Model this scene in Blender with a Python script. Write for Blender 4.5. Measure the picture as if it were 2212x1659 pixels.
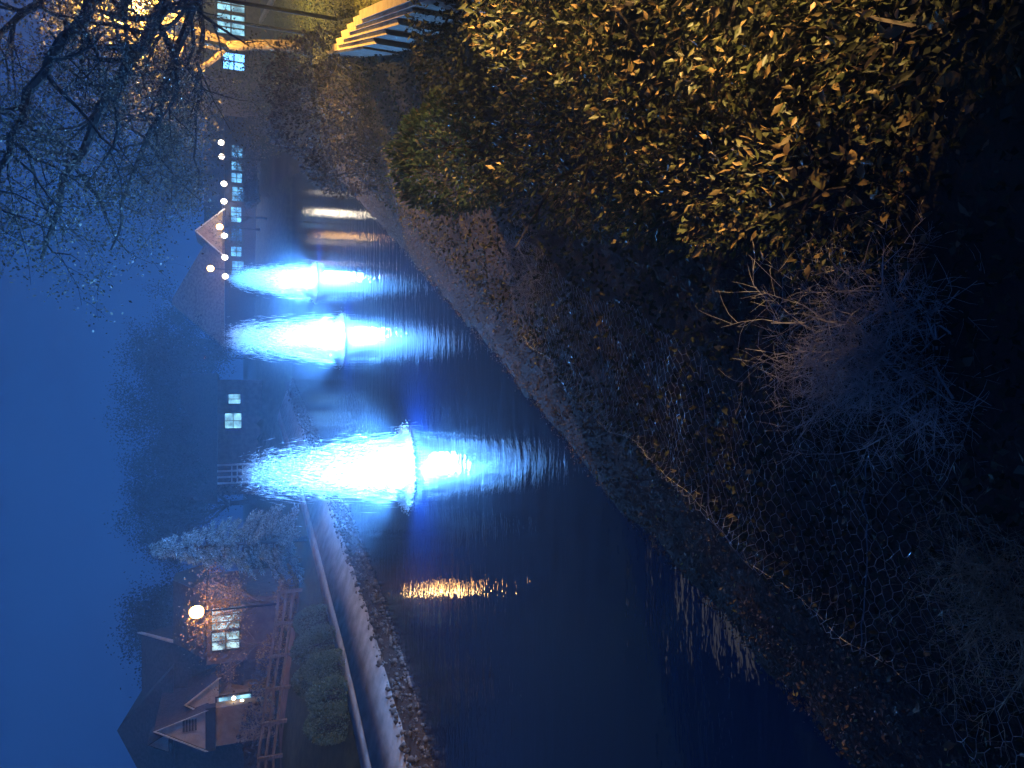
import bpy, bmesh, math, random
import numpy as np
from mathutils import Vector, Matrix

R = math.radians
random.seed(11)
rng = np.random.default_rng(11)
sc = bpy.context.scene
for o in list(bpy.data.objects):
    bpy.data.objects.remove(o)
col = sc.collection

# ------------------------------------------------------------------ camera (phone held upright, picture stored on its side)
CAM_H, PITCH, F = 4.0, R(20.8), 1597.0
cd = bpy.data.cameras.new('camera')
cd.sensor_width = 36.0
cd.lens = 26.0
cd.clip_start = 0.05
cd.clip_end = 2000
cam = bpy.data.objects.new('camera', cd)
col.objects.link(cam)
cam.matrix_world = (Matrix.Translation((0, 0, CAM_H)) @ Matrix.Rotation(R(90) - PITCH, 4, 'X') @ Matrix.Rotation(R(-90), 4, 'Z'))
sc.camera = cam

# ------------------------------------------------------------------ night sky
w = bpy.data.worlds.new('World')
sc.world = w
w.use_nodes = True
nt = w.node_tree
nt.nodes.clear()
wo = nt.nodes.new('ShaderNodeOutputWorld')
bg = nt.nodes.new('ShaderNodeBackground')
sky = nt.nodes.new('ShaderNodeTexSky')
sky.sky_type = 'NISHITA'
sky.sun_disc = False
sky.sun_elevation = R(-5.0)
sky.sun_rotation = R(180)
sky.air_density = 1.2
sky.dust_density = 0.3
sky.ozone_density = 3.0
tintn = nt.nodes.new('ShaderNodeMix')
tintn.data_type = 'RGBA'
tintn.blend_type = 'MIX'
tintn.inputs[0].default_value = 0.92
tintn.inputs[7].default_value = (0.010, 0.058, 0.26, 1)
nt.links.new(sky.outputs[0], tintn.inputs[6])
nt.links.new(tintn.outputs[2], bg.inputs[0])
bg.inputs[1].default_value = 0.37
nt.links.new(bg.outputs[0], wo.inputs[0])

sun = bpy.data.lights.new('moonlight', 'SUN')
sun.energy = 0.01
sun.angle = R(10)
sun.color = (1.0, 0.95, 0.88)
so = bpy.data.objects.new('moonlight', sun)
col.objects.link(so)
so.rotation_euler = (R(50), 0, R(200))

sc.view_settings.view_transform = 'Standard'
sc.view_settings.look = 'None'
sc.view_settings.exposure = 1.0
sc.view_settings.gamma = 1
sc.render.engine = 'CYCLES'
sc.cycles.use_denoising = True
sc.cycles.sample_clamp_indirect = 250
sc.cycles.max_bounces = 3
sc.cycles.adaptive_threshold = 0.03
sc.cycles.diffuse_bounces = 1
sc.cycles.glossy_bounces = 2
sc.cycles.transmission_bounces = 1
sc.cycles.volume_bounces = 0
sc.cycles.transparent_max_bounces = 8
sc.cycles.caustics_reflective = False
sc.cycles.caustics_refractive = False

# ------------------------------------------------------------------ measuring helpers (photograph measured at 2212 x 1659)
def ray(xd, yd):
    u = (1659 - yd) - 829.5
    v = xd - 1106.0
    a, b = u / F, -v / F
    return Vector((a, math.cos(PITCH) + b * math.sin(PITCH), -math.sin(PITCH) + b * math.cos(PITCH)))
def on_z(xd, yd, z):
    d = ray(xd, yd)
    return Vector((0, 0, CAM_H)) + d * ((z - CAM_H) / d.z)
def on_y(xd, yd, Y):
    d = ray(xd, yd)
    return Vector((0, 0, CAM_H)) + d * (Y / d.y)

# ------------------------------------------------------------------ object helpers
def tag(o, label=None, cat=None, group=None, kind=None):
    if label: o['label'] = label
    if cat: o['category'] = cat
    if group: o['group'] = group
    if kind: o['kind'] = kind
    return o
def empty(name, loc, rz=0.0):
    o = bpy.data.objects.new(name, None)
    o.location = loc
    o.rotation_euler = (0, 0, rz)
    o.empty_display_size = 0.2
    col.objects.link(o)
    return o
def link(name, me, mat=None, parent=None):
    if mat is not None and not me.materials:
        me.materials.append(mat)
    o = bpy.data.objects.new(name, me)
    col.objects.link(o)
    if parent is not None:
        o.parent = parent
    return o
class MB:
    """collects vertices and faces, builds one mesh object"""
    def __init__(s):
        s.v, s.f = [], []
    def box(s, a, b, rot=None):
        n = len(s.v)
        (x0, y0, z0), (x1, y1, z1) = a, b
        p = [(x0,y0,z0),(x1,y0,z0),(x1,y1,z0),(x0,y1,z0),(x0,y0,z1),(x1,y0,z1),(x1,y1,z1),(x0,y1,z1)]
        if rot is not None:
            p = [tuple(rot @ Vector(q)) for q in p]
        s.v += p
        s.f += [tuple(n + i for i in q) for q in ((0,3,2,1),(4,5,6,7),(0,1,5,4),(1,2,6,5),(2,3,7,6),(3,0,4,7))]
        return s
    def poly(s, pts):
        n = len(s.v)
        s.v += [tuple(p) for p in pts]
        s.f.append(tuple(range(n, n + len(pts))))
        return s
    def prism(s, pts, ext):
        """closed prism: polygon pts swept by vector ext"""
        n, k = len(s.v), len(pts)
        e = Vector(ext)
        s.v += [tuple(Vector(p)) for p in pts] + [tuple(Vector(p) + e) for p in pts]
        s.f.append(tuple(range(n, n + k)))
        s.f.append(tuple(reversed(range(n + k, n + 2 * k))))
        for i in range(k):
            j = (i + 1) % k
            s.f.append((n + i, n + k + i, n + k + j, n + j))
        return s
    def tube(s, pts, rad, sides=5):
        pts = [Vector(p) for p in pts]
        m = len(pts)
        if isinstance(rad, (int, float)):
            rad = [rad] * m
        n0 = len(s.v)
        for i, p in enumerate(pts):
            t = (pts[min(i + 1, m - 1)] - pts[max(i - 1, 0)])
            if t.length < 1e-9:
                t = Vector((0, 0, 1))
            t.normalize()
            ax = Vector((0, 0, 1)) if abs(t.z) < 0.9 else Vector((1, 0, 0))
            e1 = t.cross(ax).normalized()
            e2 = t.cross(e1)
            for k in range(sides):
                a = 2 * math.pi * k / sides
                s.v.append(tuple(p + (e1 * math.cos(a) + e2 * math.sin(a)) * rad[i]))
        for i in range(m - 1):
            for k in range(sides):
                a = n0 + i * sides + k
                b = n0 + i * sides + (k + 1) % sides
                s.f.append((a, b, b + sides, a + sides))
        s.f.append(tuple(n0 + k for k in reversed(range(sides))))
        s.f.append(tuple(n0 + (m - 1) * sides + k for k in range(sides)))
        return s
    def lathe(s, prof, c=(0, 0, 0), sides=16):
        n0 = len(s.v)
        for r, z in prof:
            for k in range(sides):
                a = 2 * math.pi * k / sides
                s.v.append((c[0] + r * math.cos(a), c[1] + r * math.sin(a), c[2] + z))
        for i in range(len(prof) - 1):
            for k in range(sides):
                a = n0 + i * sides + k
                b = n0 + i * sides + (k + 1) % sides
                s.f.append((a, b, b + sides, a + sides))
        s.f.append(tuple(n0 + k for k in reversed(range(sides))))
        s.f.append(tuple(n0 + (len(prof) - 1) * sides + k for k in range(sides)))
        return s
    def build(s, name, mat, parent=None, smooth=False):
        me = bpy.data.meshes.new(name)
        me.from_pydata(s.v, [], s.f)
        if smooth:
            me.polygons.foreach_set('use_smooth', [True] * len(me.polygons))
        me.update()
        return link(name, me, mat, parent)
def np_mesh(name, v, tris, mat, parent=None, tint=None, smooth=False):
    me = bpy.data.meshes.new(name)
    nv, nf = len(v), len(tris)
    k = tris.shape[1]
    me.vertices.add(nv)
    me.vertices.foreach_set('co', np.ascontiguousarray(v, dtype=np.float32).ravel())
    me.loops.add(nf * k)
    me.loops.foreach_set('vertex_index', np.ascontiguousarray(tris, dtype=np.int32).ravel())
    me.polygons.add(nf)
    me.polygons.foreach_set('loop_start', np.arange(0, nf * k, k, dtype=np.int32))
    if smooth:
        me.polygons.foreach_set('use_smooth', np.ones(nf, dtype=bool))
    if tint is not None:
        at = me.attributes.new('tint', 'FLOAT', 'POINT')
        at.data.foreach_set('value', np.ascontiguousarray(tint, dtype=np.float32))
    me.update(calc_edges=True)
    me.validate()
    return link(name, me, mat, parent)
def unit(a):
    return a / np.maximum(np.linalg.norm(a, axis=1, keepdims=True), 1e-9)
def leaf_mesh(name, pos, size, mat, parent=None, out=None, up=0.3, aspect=0.45, tint=None, flat=0.0, droop=0.0):
    """one folded, pointed leaf at every point"""
    n = len(pos)
    d = rng.normal(size=(n, 3))
    if out is not None:
        d = d * 0.75 + out
    d[:, 2] += up - droop
    d[:, 2] *= (1 - flat)
    d = unit(d)
    s = unit(np.cross(d, rng.normal(size=(n, 3)) * np.array([1, 1, 1 - flat]) + np.array([0, 0, flat * 2.0])))
    nn = np.cross(s, d)
    L = size[:, None]
    b = pos
    tip = pos + d * L
    mid = pos + d * L * 0.45
    l = mid + s * L * aspect * 0.5 + nn * L * 0.10
    r = mid - s * L * aspect * 0.5 + nn * L * 0.10
    v = np.stack([b, l, tip, r], 1).reshape(-1, 3)
    i = np.arange(n)[:, None] * 4
    t = np.concatenate([i + np.array([[0, 1, 2]]), i + np.array([[0, 2, 3]])], 1).reshape(-1, 3)
    if tint is None:
        tint = rng.random(n)
    return np_mesh(name, v, t, mat, parent, np.repeat(tint, 4))
def lobes_points(lobes, n, inner=0.72, lump=0.18, seed=0):
    """points in the leafy shell of several ellipsoids, with bumps and hollows; returns points and outward directions"""
    g = np.random.default_rng(seed)
    c = np.array([l[:3] for l in lobes], float)
    rr = np.array([l[3:6] for l in lobes], float)
    wgt = np.array([(r[0] * r[1] + r[1] * r[2] + r[0] * r[2]) for r in rr])
    ph = g.random((6, 3)) * 6.28
    fr = g.normal(size=(6, 3)) * 3.0
    P, O = [], []
    need = n
    while need > 0:
        k = g.choice(len(lobes), size=need * 2, p=wgt / wgt.sum())
        d = unit(g.normal(size=(need * 2, 3)))
        b = np.zeros(need * 2)
        for q in range(6):
            b += np.sin((d * fr[q]).sum(1) * 1.6 + ph[q, 0] + k) / 6
        rad = 1 - (1 - inner) * g.random(need * 2) ** 1.6
        rad = rad * (1 + lump * 1.8 * b)
        p = c[k] + d * rr[k] * rad[:, None]
        keep = np.ones(len(p), bool)
        for j in range(len(lobes)):
            q = (((p - c[j]) / rr[j]) ** 2).sum(1)
            keep &= ~((q < (inner * 0.9) ** 2) & (k != j))
        keep &= g.random(len(p)) < np.clip(0.75 + b * 1.5, 0.25, 1)
        P.append(p[keep]); O.append(d[keep])
        need = n - sum(len(x) for x in P)
    return np.concatenate(P)[:n], np.concatenate(O)[:n]

# ------------------------------------------------------------------ materials
def nodes(name):
    m = bpy.data.materials.new(name)
    m.use_nodes = True
    n = m.node_tree
    b = n.nodes['Principled BSDF']
    return m, n, b
def noise_col(n, b, c1, c2, scale=4.0, detail=5, coords='Object', bump=0.0, bscale=None, stretch=None, lo=0.35, hi=0.65):
    tc = n.nodes.new('ShaderNodeTexCoord')
    mp = n.nodes.new('ShaderNodeMapping')
    if stretch: mp.inputs['Scale'].default_value = stretch
    n.links.new(tc.outputs[coords], mp.inputs[0])
    t = n.nodes.new('ShaderNodeTexNoise')
    t.inputs['Scale'].default_value = scale
    t.inputs['Detail'].default_value = detail
    n.links.new(mp.outputs[0], t.inputs['Vector'])
    r = n.nodes.new('ShaderNodeValToRGB')
    r.color_ramp.elements[0].position = lo
    r.color_ramp.elements[1].position = hi
    r.color_ramp.elements[0].color = (*c1, 1)
    r.color_ramp.elements[1].color = (*c2, 1)
    n.links.new(t.outputs[0], r.inputs[0])
    n.links.new(r.outputs[0], b.inputs['Base Color'])
    if bump:
        t2 = n.nodes.new('ShaderNodeTexNoise')
        t2.inputs['Scale'].default_value = bscale or scale * 4
        t2.inputs['Detail'].default_value = 6
        n.links.new(mp.outputs[0], t2.inputs['Vector'])
        bp = n.nodes.new('ShaderNodeBump')
        bp.inputs['Strength'].default_value = 0.8
        bp.inputs['Distance'].default_value = bump
        n.links.new(t2.outputs[0], bp.inputs['Height'])
        n.links.new(bp.outputs[0], b.inputs['Normal'])
    return r
def mat_plain(name, c1, c2=None, rough=0.8, scale=4.0, bump=0.0, bscale=None, stretch=None, coords='Object', spec=0.3, metal=0.0):
    m, n, b = nodes(name)
    b.inputs['Roughness'].default_value = rough
    b.inputs['Specular IOR Level'].default_value = spec
    b.inputs['Metallic'].default_value = metal
    if c2 is None:
        c2 = tuple(x * 1.35 for x in c1)
    noise_col(n, b, c1, c2, scale, bump=bump, bscale=bscale, stretch=stretch, coords=coords)
    return m
def mat_leaf(name, stops, rough=0.6, trans=0.25, spec=0.2):
    m, n, b = nodes(name)
    a = n.nodes.new('ShaderNodeAttribute')
    a.attribute_name = 'tint'
    r = n.nodes.new('ShaderNodeValToRGB')
    while len(r.color_ramp.elements) > 1:
        r.color_ramp.elements.remove(r.color_ramp.elements[-1])
    r.color_ramp.elements[0].position = stops[0][0]
    r.color_ramp.elements[0].color = (*stops[0][1], 1)
    for p, c in stops[1:]:
        e = r.color_ramp.elements.new(p)
        e.color = (*c, 1)
    n.links.new(a.outputs['Fac'], r.inputs[0])
    n.links.new(r.outputs[0], b.inputs['Base Color'])
    b.inputs['Roughness'].default_value = rough
    b.inputs['Specular IOR Level'].default_value = spec
    if trans:
        t = n.nodes.new('ShaderNodeBsdfTranslucent')
        n.links.new(r.outputs[0], t.inputs[0])
        mx = n.nodes.new('ShaderNodeMixShader')
        mx.inputs[0].default_value = trans
        n.links.new(b.outputs[0], mx.inputs[1])
        n.links.new(t.outputs[0], mx.inputs[2])
        n.links.new(mx.outputs[0], n.nodes['Material Output'].inputs[0])
    return m
def mat_emit(name, c, strength):
    m, n, b = nodes(name)
    b.inputs['Base Color'].default_value = (*[min(1, x) * 0.8 for x in c], 1)
    b.inputs['Emission Color'].default_value = (*c, 1)
    b.inputs['Emission Strength'].default_value = strength
    return m
def mat_window(name, c, strength, scale=1.2, contrast=(0.3, 0.7)):
    """a lit room behind glass: brightness varies from place to place"""
    m, n, b = nodes(name)
    tc = n.nodes.new('ShaderNodeTexCoord')
    t = n.nodes.new('ShaderNodeTexNoise')
    t.inputs['Scale'].default_value = scale
    t.inputs['Detail'].default_value = 3
    n.links.new(tc.outputs['Object'], t.inputs['Vector'])
    r = n.nodes.new('ShaderNodeValToRGB')
    r.color_ramp.elements[0].position, r.color_ramp.elements[1].position = contrast
    r.color_ramp.elements[0].color = (*[x * 0.12 for x in c], 1)
    r.color_ramp.elements[1].color = (*c, 1)
    n.links.new(t.outputs[0], r.inputs[0])
    n.links.new(r.outputs[0], b.inputs['Emission Color'])
    b.inputs['Emission Strength'].default_value = strength
    b.inputs['Base Color'].default_value = (0.02, 0.025, 0.03, 1)
    b.inputs['Roughness'].default_value = 0.1
    return m

M = {}
M['grass'] = mat_plain('grass_ground', (0.020, 0.032, 0.010), (0.05, 0.062, 0.022), 0.95, 3.0, 0.03, 30)
gm = M['grass'].node_tree
at_ = gm.nodes.new('ShaderNodeAttribute'); at_.attribute_name = 'tint'
rmp = [x for x in gm.nodes if x.type == 'VALTORGB'][0]
mxs = gm.nodes.new('ShaderNodeMix'); mxs.data_type = 'RGBA'
tn2 = gm.nodes.new('ShaderNodeTexNoise'); tn2.inputs['Scale'].default_value = 9.0; tn2.inputs['Detail'].default_value = 8
rm2 = gm.nodes.new('ShaderNodeValToRGB')
rm2.color_ramp.elements[0].color = (0.022, 0.017, 0.015, 1); rm2.color_ramp.elements[1].color = (0.08, 0.062, 0.054, 1)
rm2.color_ramp.elements[0].position = 0.35; rm2.color_ramp.elements[1].position = 0.7
gm.links.new(tn2.outputs[0], rm2.inputs[0])
gm.links.new(at_.outputs['Fac'], mxs.inputs[0]); gm.links.new(rmp.outputs[0], mxs.inputs[6]); gm.links.new(rm2.outputs[0], mxs.inputs[7])
gm.links.new(mxs.outputs[2], gm.nodes['Principled BSDF'].inputs['Base Color'])
M['concrete'] = mat_plain('concrete', (0.17, 0.168, 0.165), (0.29, 0.285, 0.28), 0.9, 2.5, 0.012, 18)
M['asphalt'] = mat_plain('asphalt', (0.04, 0.038, 0.036), (0.07, 0.066, 0.062), 0.9, 3.0, 0.004, 60)
M['rock'] = mat_plain('shore_rock', (0.03, 0.028, 0.026), (0.12, 0.11, 0.10), 0.9, 6.0, 0.02, 22)
M['bark'] = mat_plain('bark', (0.10, 0.07, 0.045), (0.2, 0.145, 0.095), 0.95, 6.0, 0.03, 14, stretch=(3, 3, 0.6))
M['bark_dark'] = mat_plain('dark_bark', (0.028, 0.024, 0.021), (0.06, 0.05, 0.043), 0.95, 6.0, 0.02, 14)
M['twig'] = mat_plain('bare_twig', (0.26, 0.17, 0.11), (0.46, 0.31, 0.2), 0.8, 9.0)
M['twig_grey'] = mat_plain('grey_twig', (0.28, 0.26, 0.25), (0.48, 0.45, 0.43), 0.8, 9.0)
M['wire'] = mat_plain('galvanised_wire', (0.16, 0.16, 0.165), (0.29, 0.29, 0.30), 0.45, 20, metal=0.6, spec=0.5)
M['wood'] = mat_plain('weathered_wood', (0.13, 0.085, 0.05), (0.27, 0.18, 0.11), 0.85, 5.0, 0.004, 20, stretch=(1, 1, 6))
M['step'] = mat_plain('sandstone_step', (0.34, 0.28, 0.2), (0.5, 0.42, 0.32), 0.9, 5.0, 0.004, 30)
M['roof'] = mat_plain('brown_shingle', (0.035, 0.024, 0.02), (0.075, 0.053, 0.045), 0.9, 7.0, 0.02, 20)
M['roof_tan'] = mat_plain('tan_shingle', (0.13, 0.10, 0.075), (0.24, 0.19, 0.14), 0.9, 5.0, 0.02, 20)
M['siding'] = mat_plain('pale_siding', (0.42, 0.36, 0.31), (0.55, 0.48, 0.42), 0.8, 3.0)
M['wall_brown'] = mat_plain('brown_wall', (0.10, 0.07, 0.055), (0.16, 0.115, 0.09), 0.9, 3.0)
M['wall_tan'] = mat_plain('tan_wall', (0.28, 0.2, 0.12), (0.4, 0.3, 0.18), 0.9, 3.0)
M['trim'] = mat_plain('white_trim', (0.5, 0.48, 0.45), (0.65, 0.63, 0.6), 0.7, 5.0)
M['dark_metal'] = mat_plain('dark_metal', (0.02, 0.02, 0.022), (0.04, 0.04, 0.042), 0.5, 8.0, metal=0.5)
M['dark_frame'] = mat_plain('dark_frame', (0.03, 0.022, 0.02), (0.05, 0.04, 0.035), 0.7, 8.0)
M['louvre'] = mat_plain('louvre', (0.05, 0.045, 0.04), (0.08, 0.07, 0.06), 0.8, 8.0)
M['float'] = mat_plain('black_float', (0.01, 0.01, 0.012), (0.02, 0.02, 0.024), 0.4, 8.0)
M['pane_cold'] = mat_window('lit_pane_cold', (0.30, 0.72, 0.95), 0.95, 1.6)
M['pane_shop'] = mat_window('lit_pane_shop', (0.16, 0.52, 0.95), 1.1, 1.7)
M['pane_dim'] = mat_window('dim_pane', (0.08, 0.28, 0.55), 0.5, 2.2)
M['pane_white'] = mat_window('lit_pane_white', (0.50, 0.76, 0.82), 0.9, 2.2, (0.38, 0.62))
M['screen'] = mat_window('blue_screen', (0.12, 0.42, 1.0), 2.6, 1.4, (0.2, 0.5))
M['globe'] = mat_emit('lamp_globe', (1.0, 0.86, 0.66), 3.5)
M['globe_warm'] = mat_emit('sodium_globe', (1.0, 0.50, 0.14), 11)
M['lamp_red'] = mat_emit('red_beacon', (1.0, 0.12, 0.08), 3)
M['led'] = mat_emit('fountain_led', (0.35, 0.65, 1.0), 40)
G_, B_ = (0.03, 0.05, 0.018), (0.10, 0.06, 0.035)
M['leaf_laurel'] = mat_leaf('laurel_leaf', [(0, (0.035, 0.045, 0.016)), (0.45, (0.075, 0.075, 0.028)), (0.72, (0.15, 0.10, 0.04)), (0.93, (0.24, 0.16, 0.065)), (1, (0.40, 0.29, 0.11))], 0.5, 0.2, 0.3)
M['leaf_purple'] = mat_leaf('dark_shrub_leaf', [(0, (0.035, 0.033, 0.036)), (0.6, (0.075, 0.067, 0.07)), (1, (0.16, 0.135, 0.135))], 0.5, 0.15)
M['leaf_ivy'] = mat_leaf('ivy_leaf', [(0, (0.018, 0.026, 0.014)), (0.8, (0.045, 0.05, 0.03)), (1, (0.14, 0.12, 0.08))], 0.7, 0.1)
M['leaf_dome'] = mat_leaf('dome_shrub_leaf', [(0, (0.03, 0.06, 0.035)), (0.75, (0.06, 0.10, 0.06)), (1, (0.16, 0.13, 0.08))], 0.5, 0.15)
M['leaf_box'] = mat_leaf('boxwood_leaf', [(0, (0.07, 0.11, 0.06)), (1, (0.17, 0.22, 0.13))], 0.6, 0.15)
M['leaf_tree'] = mat_leaf('tree_leaf', [(0, (0.05, 0.042, 0.03)), (0.7, (0.12, 0.10, 0.07)), (1, (0.24, 0.2, 0.13))], 0.6, 0.3)
M['leaf_far'] = mat_leaf('far_tree_leaf', [(0, (0.02, 0.022, 0.018)), (1, (0.05, 0.05, 0.04))], 0.7, 0.2)
M['leaf_orange'] = mat_leaf('autumn_leaf', [(0, (0.12, 0.07, 0.03)), (0.6, (0.28, 0.16, 0.06)), (1, (0.5, 0.32, 0.12))], 0.6, 0.3)
M['needle'] = mat_leaf('spruce_needle', [(0, (0.05, 0.08, 0.08)), (0.6, (0.24, 0.34, 0.36)), (1, (0.48, 0.6, 0.62))], 0.7, 0.1)
M['litter'] = mat_leaf('fallen_leaf', [(0, (0.04, 0.033, 0.03)), (0.7, (0.10, 0.082, 0.072)), (0.97, (0.2, 0.165, 0.135)), (1, (0.36, 0.34, 0.10))], 0.7, 0.1)
M['blade'] = mat_leaf('grass_blade', [(0, (0.03, 0.05, 0.015)), (1, (0.10, 0.11, 0.04))], 0.7, 0.3)

# water: dark pond, fine ripples running across the view
m, n, b = nodes('pond_water')
b.inputs['Base Color'].default_value = (0.003, 0.012, 0.045, 1)
b.inputs['Roughness'].default_value = 0.03
b.inputs['IOR'].default_value = 1.333
b.inputs['Specular IOR Level'].default_value = 0.5
tc = n.nodes.new('ShaderNodeTexCoord')
prev = None
for scl, st, dist, det in ((1.0, (1.1, 3.2, 1), 0.014, 4), (1.0, (5.0, 13.0, 1), 0.0034, 2)):
    mp = n.nodes.new('ShaderNodeMapping')
    mp.inputs['Scale'].default_value = st
    n.links.new(tc.outputs['Object'], mp.inputs[0])
    t = n.nodes.new('ShaderNodeTexNoise')
    t.inputs['Scale'].default_value = scl
    t.inputs['Detail'].default_value = det
    n.links.new(mp.outputs[0], t.inputs['Vector'])
    bp = n.nodes.new('ShaderNodeBump')
    bp.inputs['Strength'].default_value = 1.0
    bp.inputs['Distance'].default_value = dist
    n.links.new(t.outputs[0], bp.inputs['Height'])
    if prev: n.links.new(prev.outputs[0], bp.inputs['Normal'])
    prev = bp
n.links.new(prev.outputs[0], b.inputs['Normal'])
M['water'] = m
# falling water: white where the lamps reach it
m, n, b = nodes('fountain_spray')
n.nodes.remove(b)
d1 = n.nodes.new('ShaderNodeBsdfDiffuse')
d1.inputs[0].default_value = (0.85, 0.9, 0.92, 1)
d2 = n.nodes.new('ShaderNodeBsdfTranslucent')
d2.inputs[0].default_value = (0.85, 0.9, 0.92, 1)
mx = n.nodes.new('ShaderNodeMixShader')
mx.inputs[0].default_value = 0.5
n.links.new(d1.outputs[0], mx.inputs[1]); n.links.new(d2.outputs[0], mx.inputs[2])
n.links.new(mx.outputs[0], n.nodes['Material Output'].inputs[0])
M['spray'] = m
# volume added round each jet to give its glow a bloom, thinning outwards
m = bpy.data.materials.new('fountain_bloom')
m.use_nodes = True
n = m.node_tree
n.nodes.clear()
tc = n.nodes.new('ShaderNodeTexCoord')
mp = n.nodes.new('ShaderNodeMapping')
mp.inputs['Scale'].default_value = (1 / 2.6,) * 3
gr = n.nodes.new('ShaderNodeTexGradient'); gr.gradient_type = 'QUADRATIC_SPHERE'
mu = n.nodes.new('ShaderNodeMath'); mu.operation = 'MULTIPLY'; mu.inputs[1].default_value = 0.05
pv = n.nodes.new('ShaderNodeVolumePrincipled')
pv.inputs['Color'].default_value = (0.7, 0.85, 1.0, 1)
pv.inputs['Density Attribute'].default_value = ''
pv.inputs['Anisotropy'].default_value = 0.3
mo = n.nodes.new('ShaderNodeOutputMaterial')
n.links.new(tc.outputs['Object'], mp.inputs[0]); n.links.new(mp.outputs[0], gr.inputs[0])
n.links.new(gr.outputs[0], mu.inputs[0]); n.links.new(mu.outputs[0], pv.inputs['Density']); n.links.new(pv.outputs[0], mo.inputs['Volume'])
M['bloom_mist'] = m

# ------------------------------------------------------------------ pond outline and terrain
RIGHT = [(-5.2, -9), (-4.3, -2), (-3.5, 1.2), (-2.6, 3.8), (-1.1, 7.7), (0.4, 11.0), (1.75, 14.3), (3.3, 18), (5.9, 24.4), (7.3, 27.5), (9.2, 33), (11.8, 42), (14.6, 53.6)]
LEFT = [(0.3, 54), (-1.2, 45), (-2.7, 36.8), (-4.5, 28), (-5.6, 22.9), (-5.84, 21.7), (-6.4, 19.7), (-7.3, 16.9), (-8.3, 14.5), (-10.2, 11), (-14, 5), (-18, -2), (-22, -9)]
SEGS = [(RIGHT[i], RIGHT[i + 1], 0) for i in range(len(RIGHT) - 1)] + [(RIGHT[-1], LEFT[0], 1)] + [(LEFT[i], LEFT[i + 1], 2) for i in range(len(LEFT) - 1)]
POND = np.array(RIGHT + LEFT)
def inside(P):
    x, y = P[:, 0], P[:, 1]
    r = np.zeros(len(P), bool)
    j = len(POND) - 1
    for i in range(len(POND)):
        xi, yi = POND[i]; xj, yj = POND[j]
        c = ((yi > y) != (yj > y)) & (x < (xj - xi) * (y - yi) / (yj - yi + 1e-12) + xi)
        r ^= c
        j = i
    return r
def shore(P):
    best = np.full(len(P), 1e9); side = np.zeros(len(P), int)
    for a, b_, s in SEGS:
        a = np.array(a); d = np.array(b_) - a
        t = np.clip(((P - a) @ d) / (d @ d), 0, 1)
        q = np.linalg.norm(P - (a + t[:, None] * d), axis=1)
        m_ = q < best
        best[m_] = q[m_]; side[m_] = s
    return best, side
def wob(P, f, s):
    return np.sin(P[:, 0] * f + s) * np.cos(P[:, 1] * f * 0.83 + s * 1.7)
def height(P):
    P = np.atleast_2d(np.asarray(P, float))
    d, s = shore(P)
    d = d + 0.06 * wob(P, 5.1, 1) + 0.05 * wob(P, 11.0, 2)
    r = np.interp(d, [0, 0.12, 1.1, 4.0, 7.0, 400], [0, 0.10, 0.42, 1.27, 1.9, 1.9])
    f = np.interp(d, [0, 0.2, 1.5, 12, 400], [0, 0.25, 0.6, 2.0, 2.0])
    l = np.interp(d, [0, 0.1, 2.6, 3.0, 10, 400], [0, 0.06, 0.86, 0.90, 2.1, 2.1])
    h = np.choose(s, [r, f, l])
    h = h + np.clip(d - 1, 0, 1) * (0.03 * wob(P, 1.3, 3) + 0.015 * wob(P, 3.7, 4)) * (d < 30) * ((s != 2) | (d > 4))
    return np.where(inside(P), -0.5 * np.clip(d, 0, 1.6), h)
def gz(x, y):
    return float(height([(x, y)])[0])

def grid(x0, x1, y0, y1, step):
    xs = np.arange(x0, x1 + 1e-6, step); ys = np.arange(y0, y1 + 1e-6, step)
    X, Y = np.meshgrid(xs, ys)
    P = np.stack([X.ravel(), Y.ravel()], 1)
    i = (np.arange(len(ys) - 1)[:, None] * len(xs) + np.arange(len(xs) - 1)[None]).ravel()
    q = np.stack([i, i + 1, i + 1 + len(xs), i + len(xs)], 1)
    return P, q
P, q = grid(-60, 60, -10, 100, 0.4)
Z = height(P)
edge = np.minimum.reduce([P[:, 0] + 60, 60 - P[:, 0], P[:, 1] + 10, 100 - P[:, 1]])
Z = np.where((edge < 0.3) & (P[:, 1] > 1), 2.0, Z)
dsh, ssd = shore(P)
soil = np.where(ssd == 0, np.clip((5.0 - dsh) / 1.5, 0, 1), np.where(ssd == 2, np.clip((1.2 - dsh) / 0.4, 0, 1), 0))
ground = np_mesh('ground', np.column_stack([P, Z]), q, M['grass'], None, soil, smooth=True)
tag(ground, kind='structure')
o_ = MB()
for x0, x1, y0, y1 in ((-140, -60, -10, 140), (60, 140, -10, 140), (-60, 60, 100, 140)):
    o_.poly([(x0, y0, 2.0), (x1, y0, 2.0), (x1, y1, 2.0), (x0, y1, 2.0)])
tag(o_.build('ground', M['grass']), kind='structure')
wv = MB()
wv.poly([(-40, -10, 0), (30, -10, 0), (30, 60, 0), (-40, 60, 0)])
tag(wv.build('water', M['water']), kind='structure')

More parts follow.
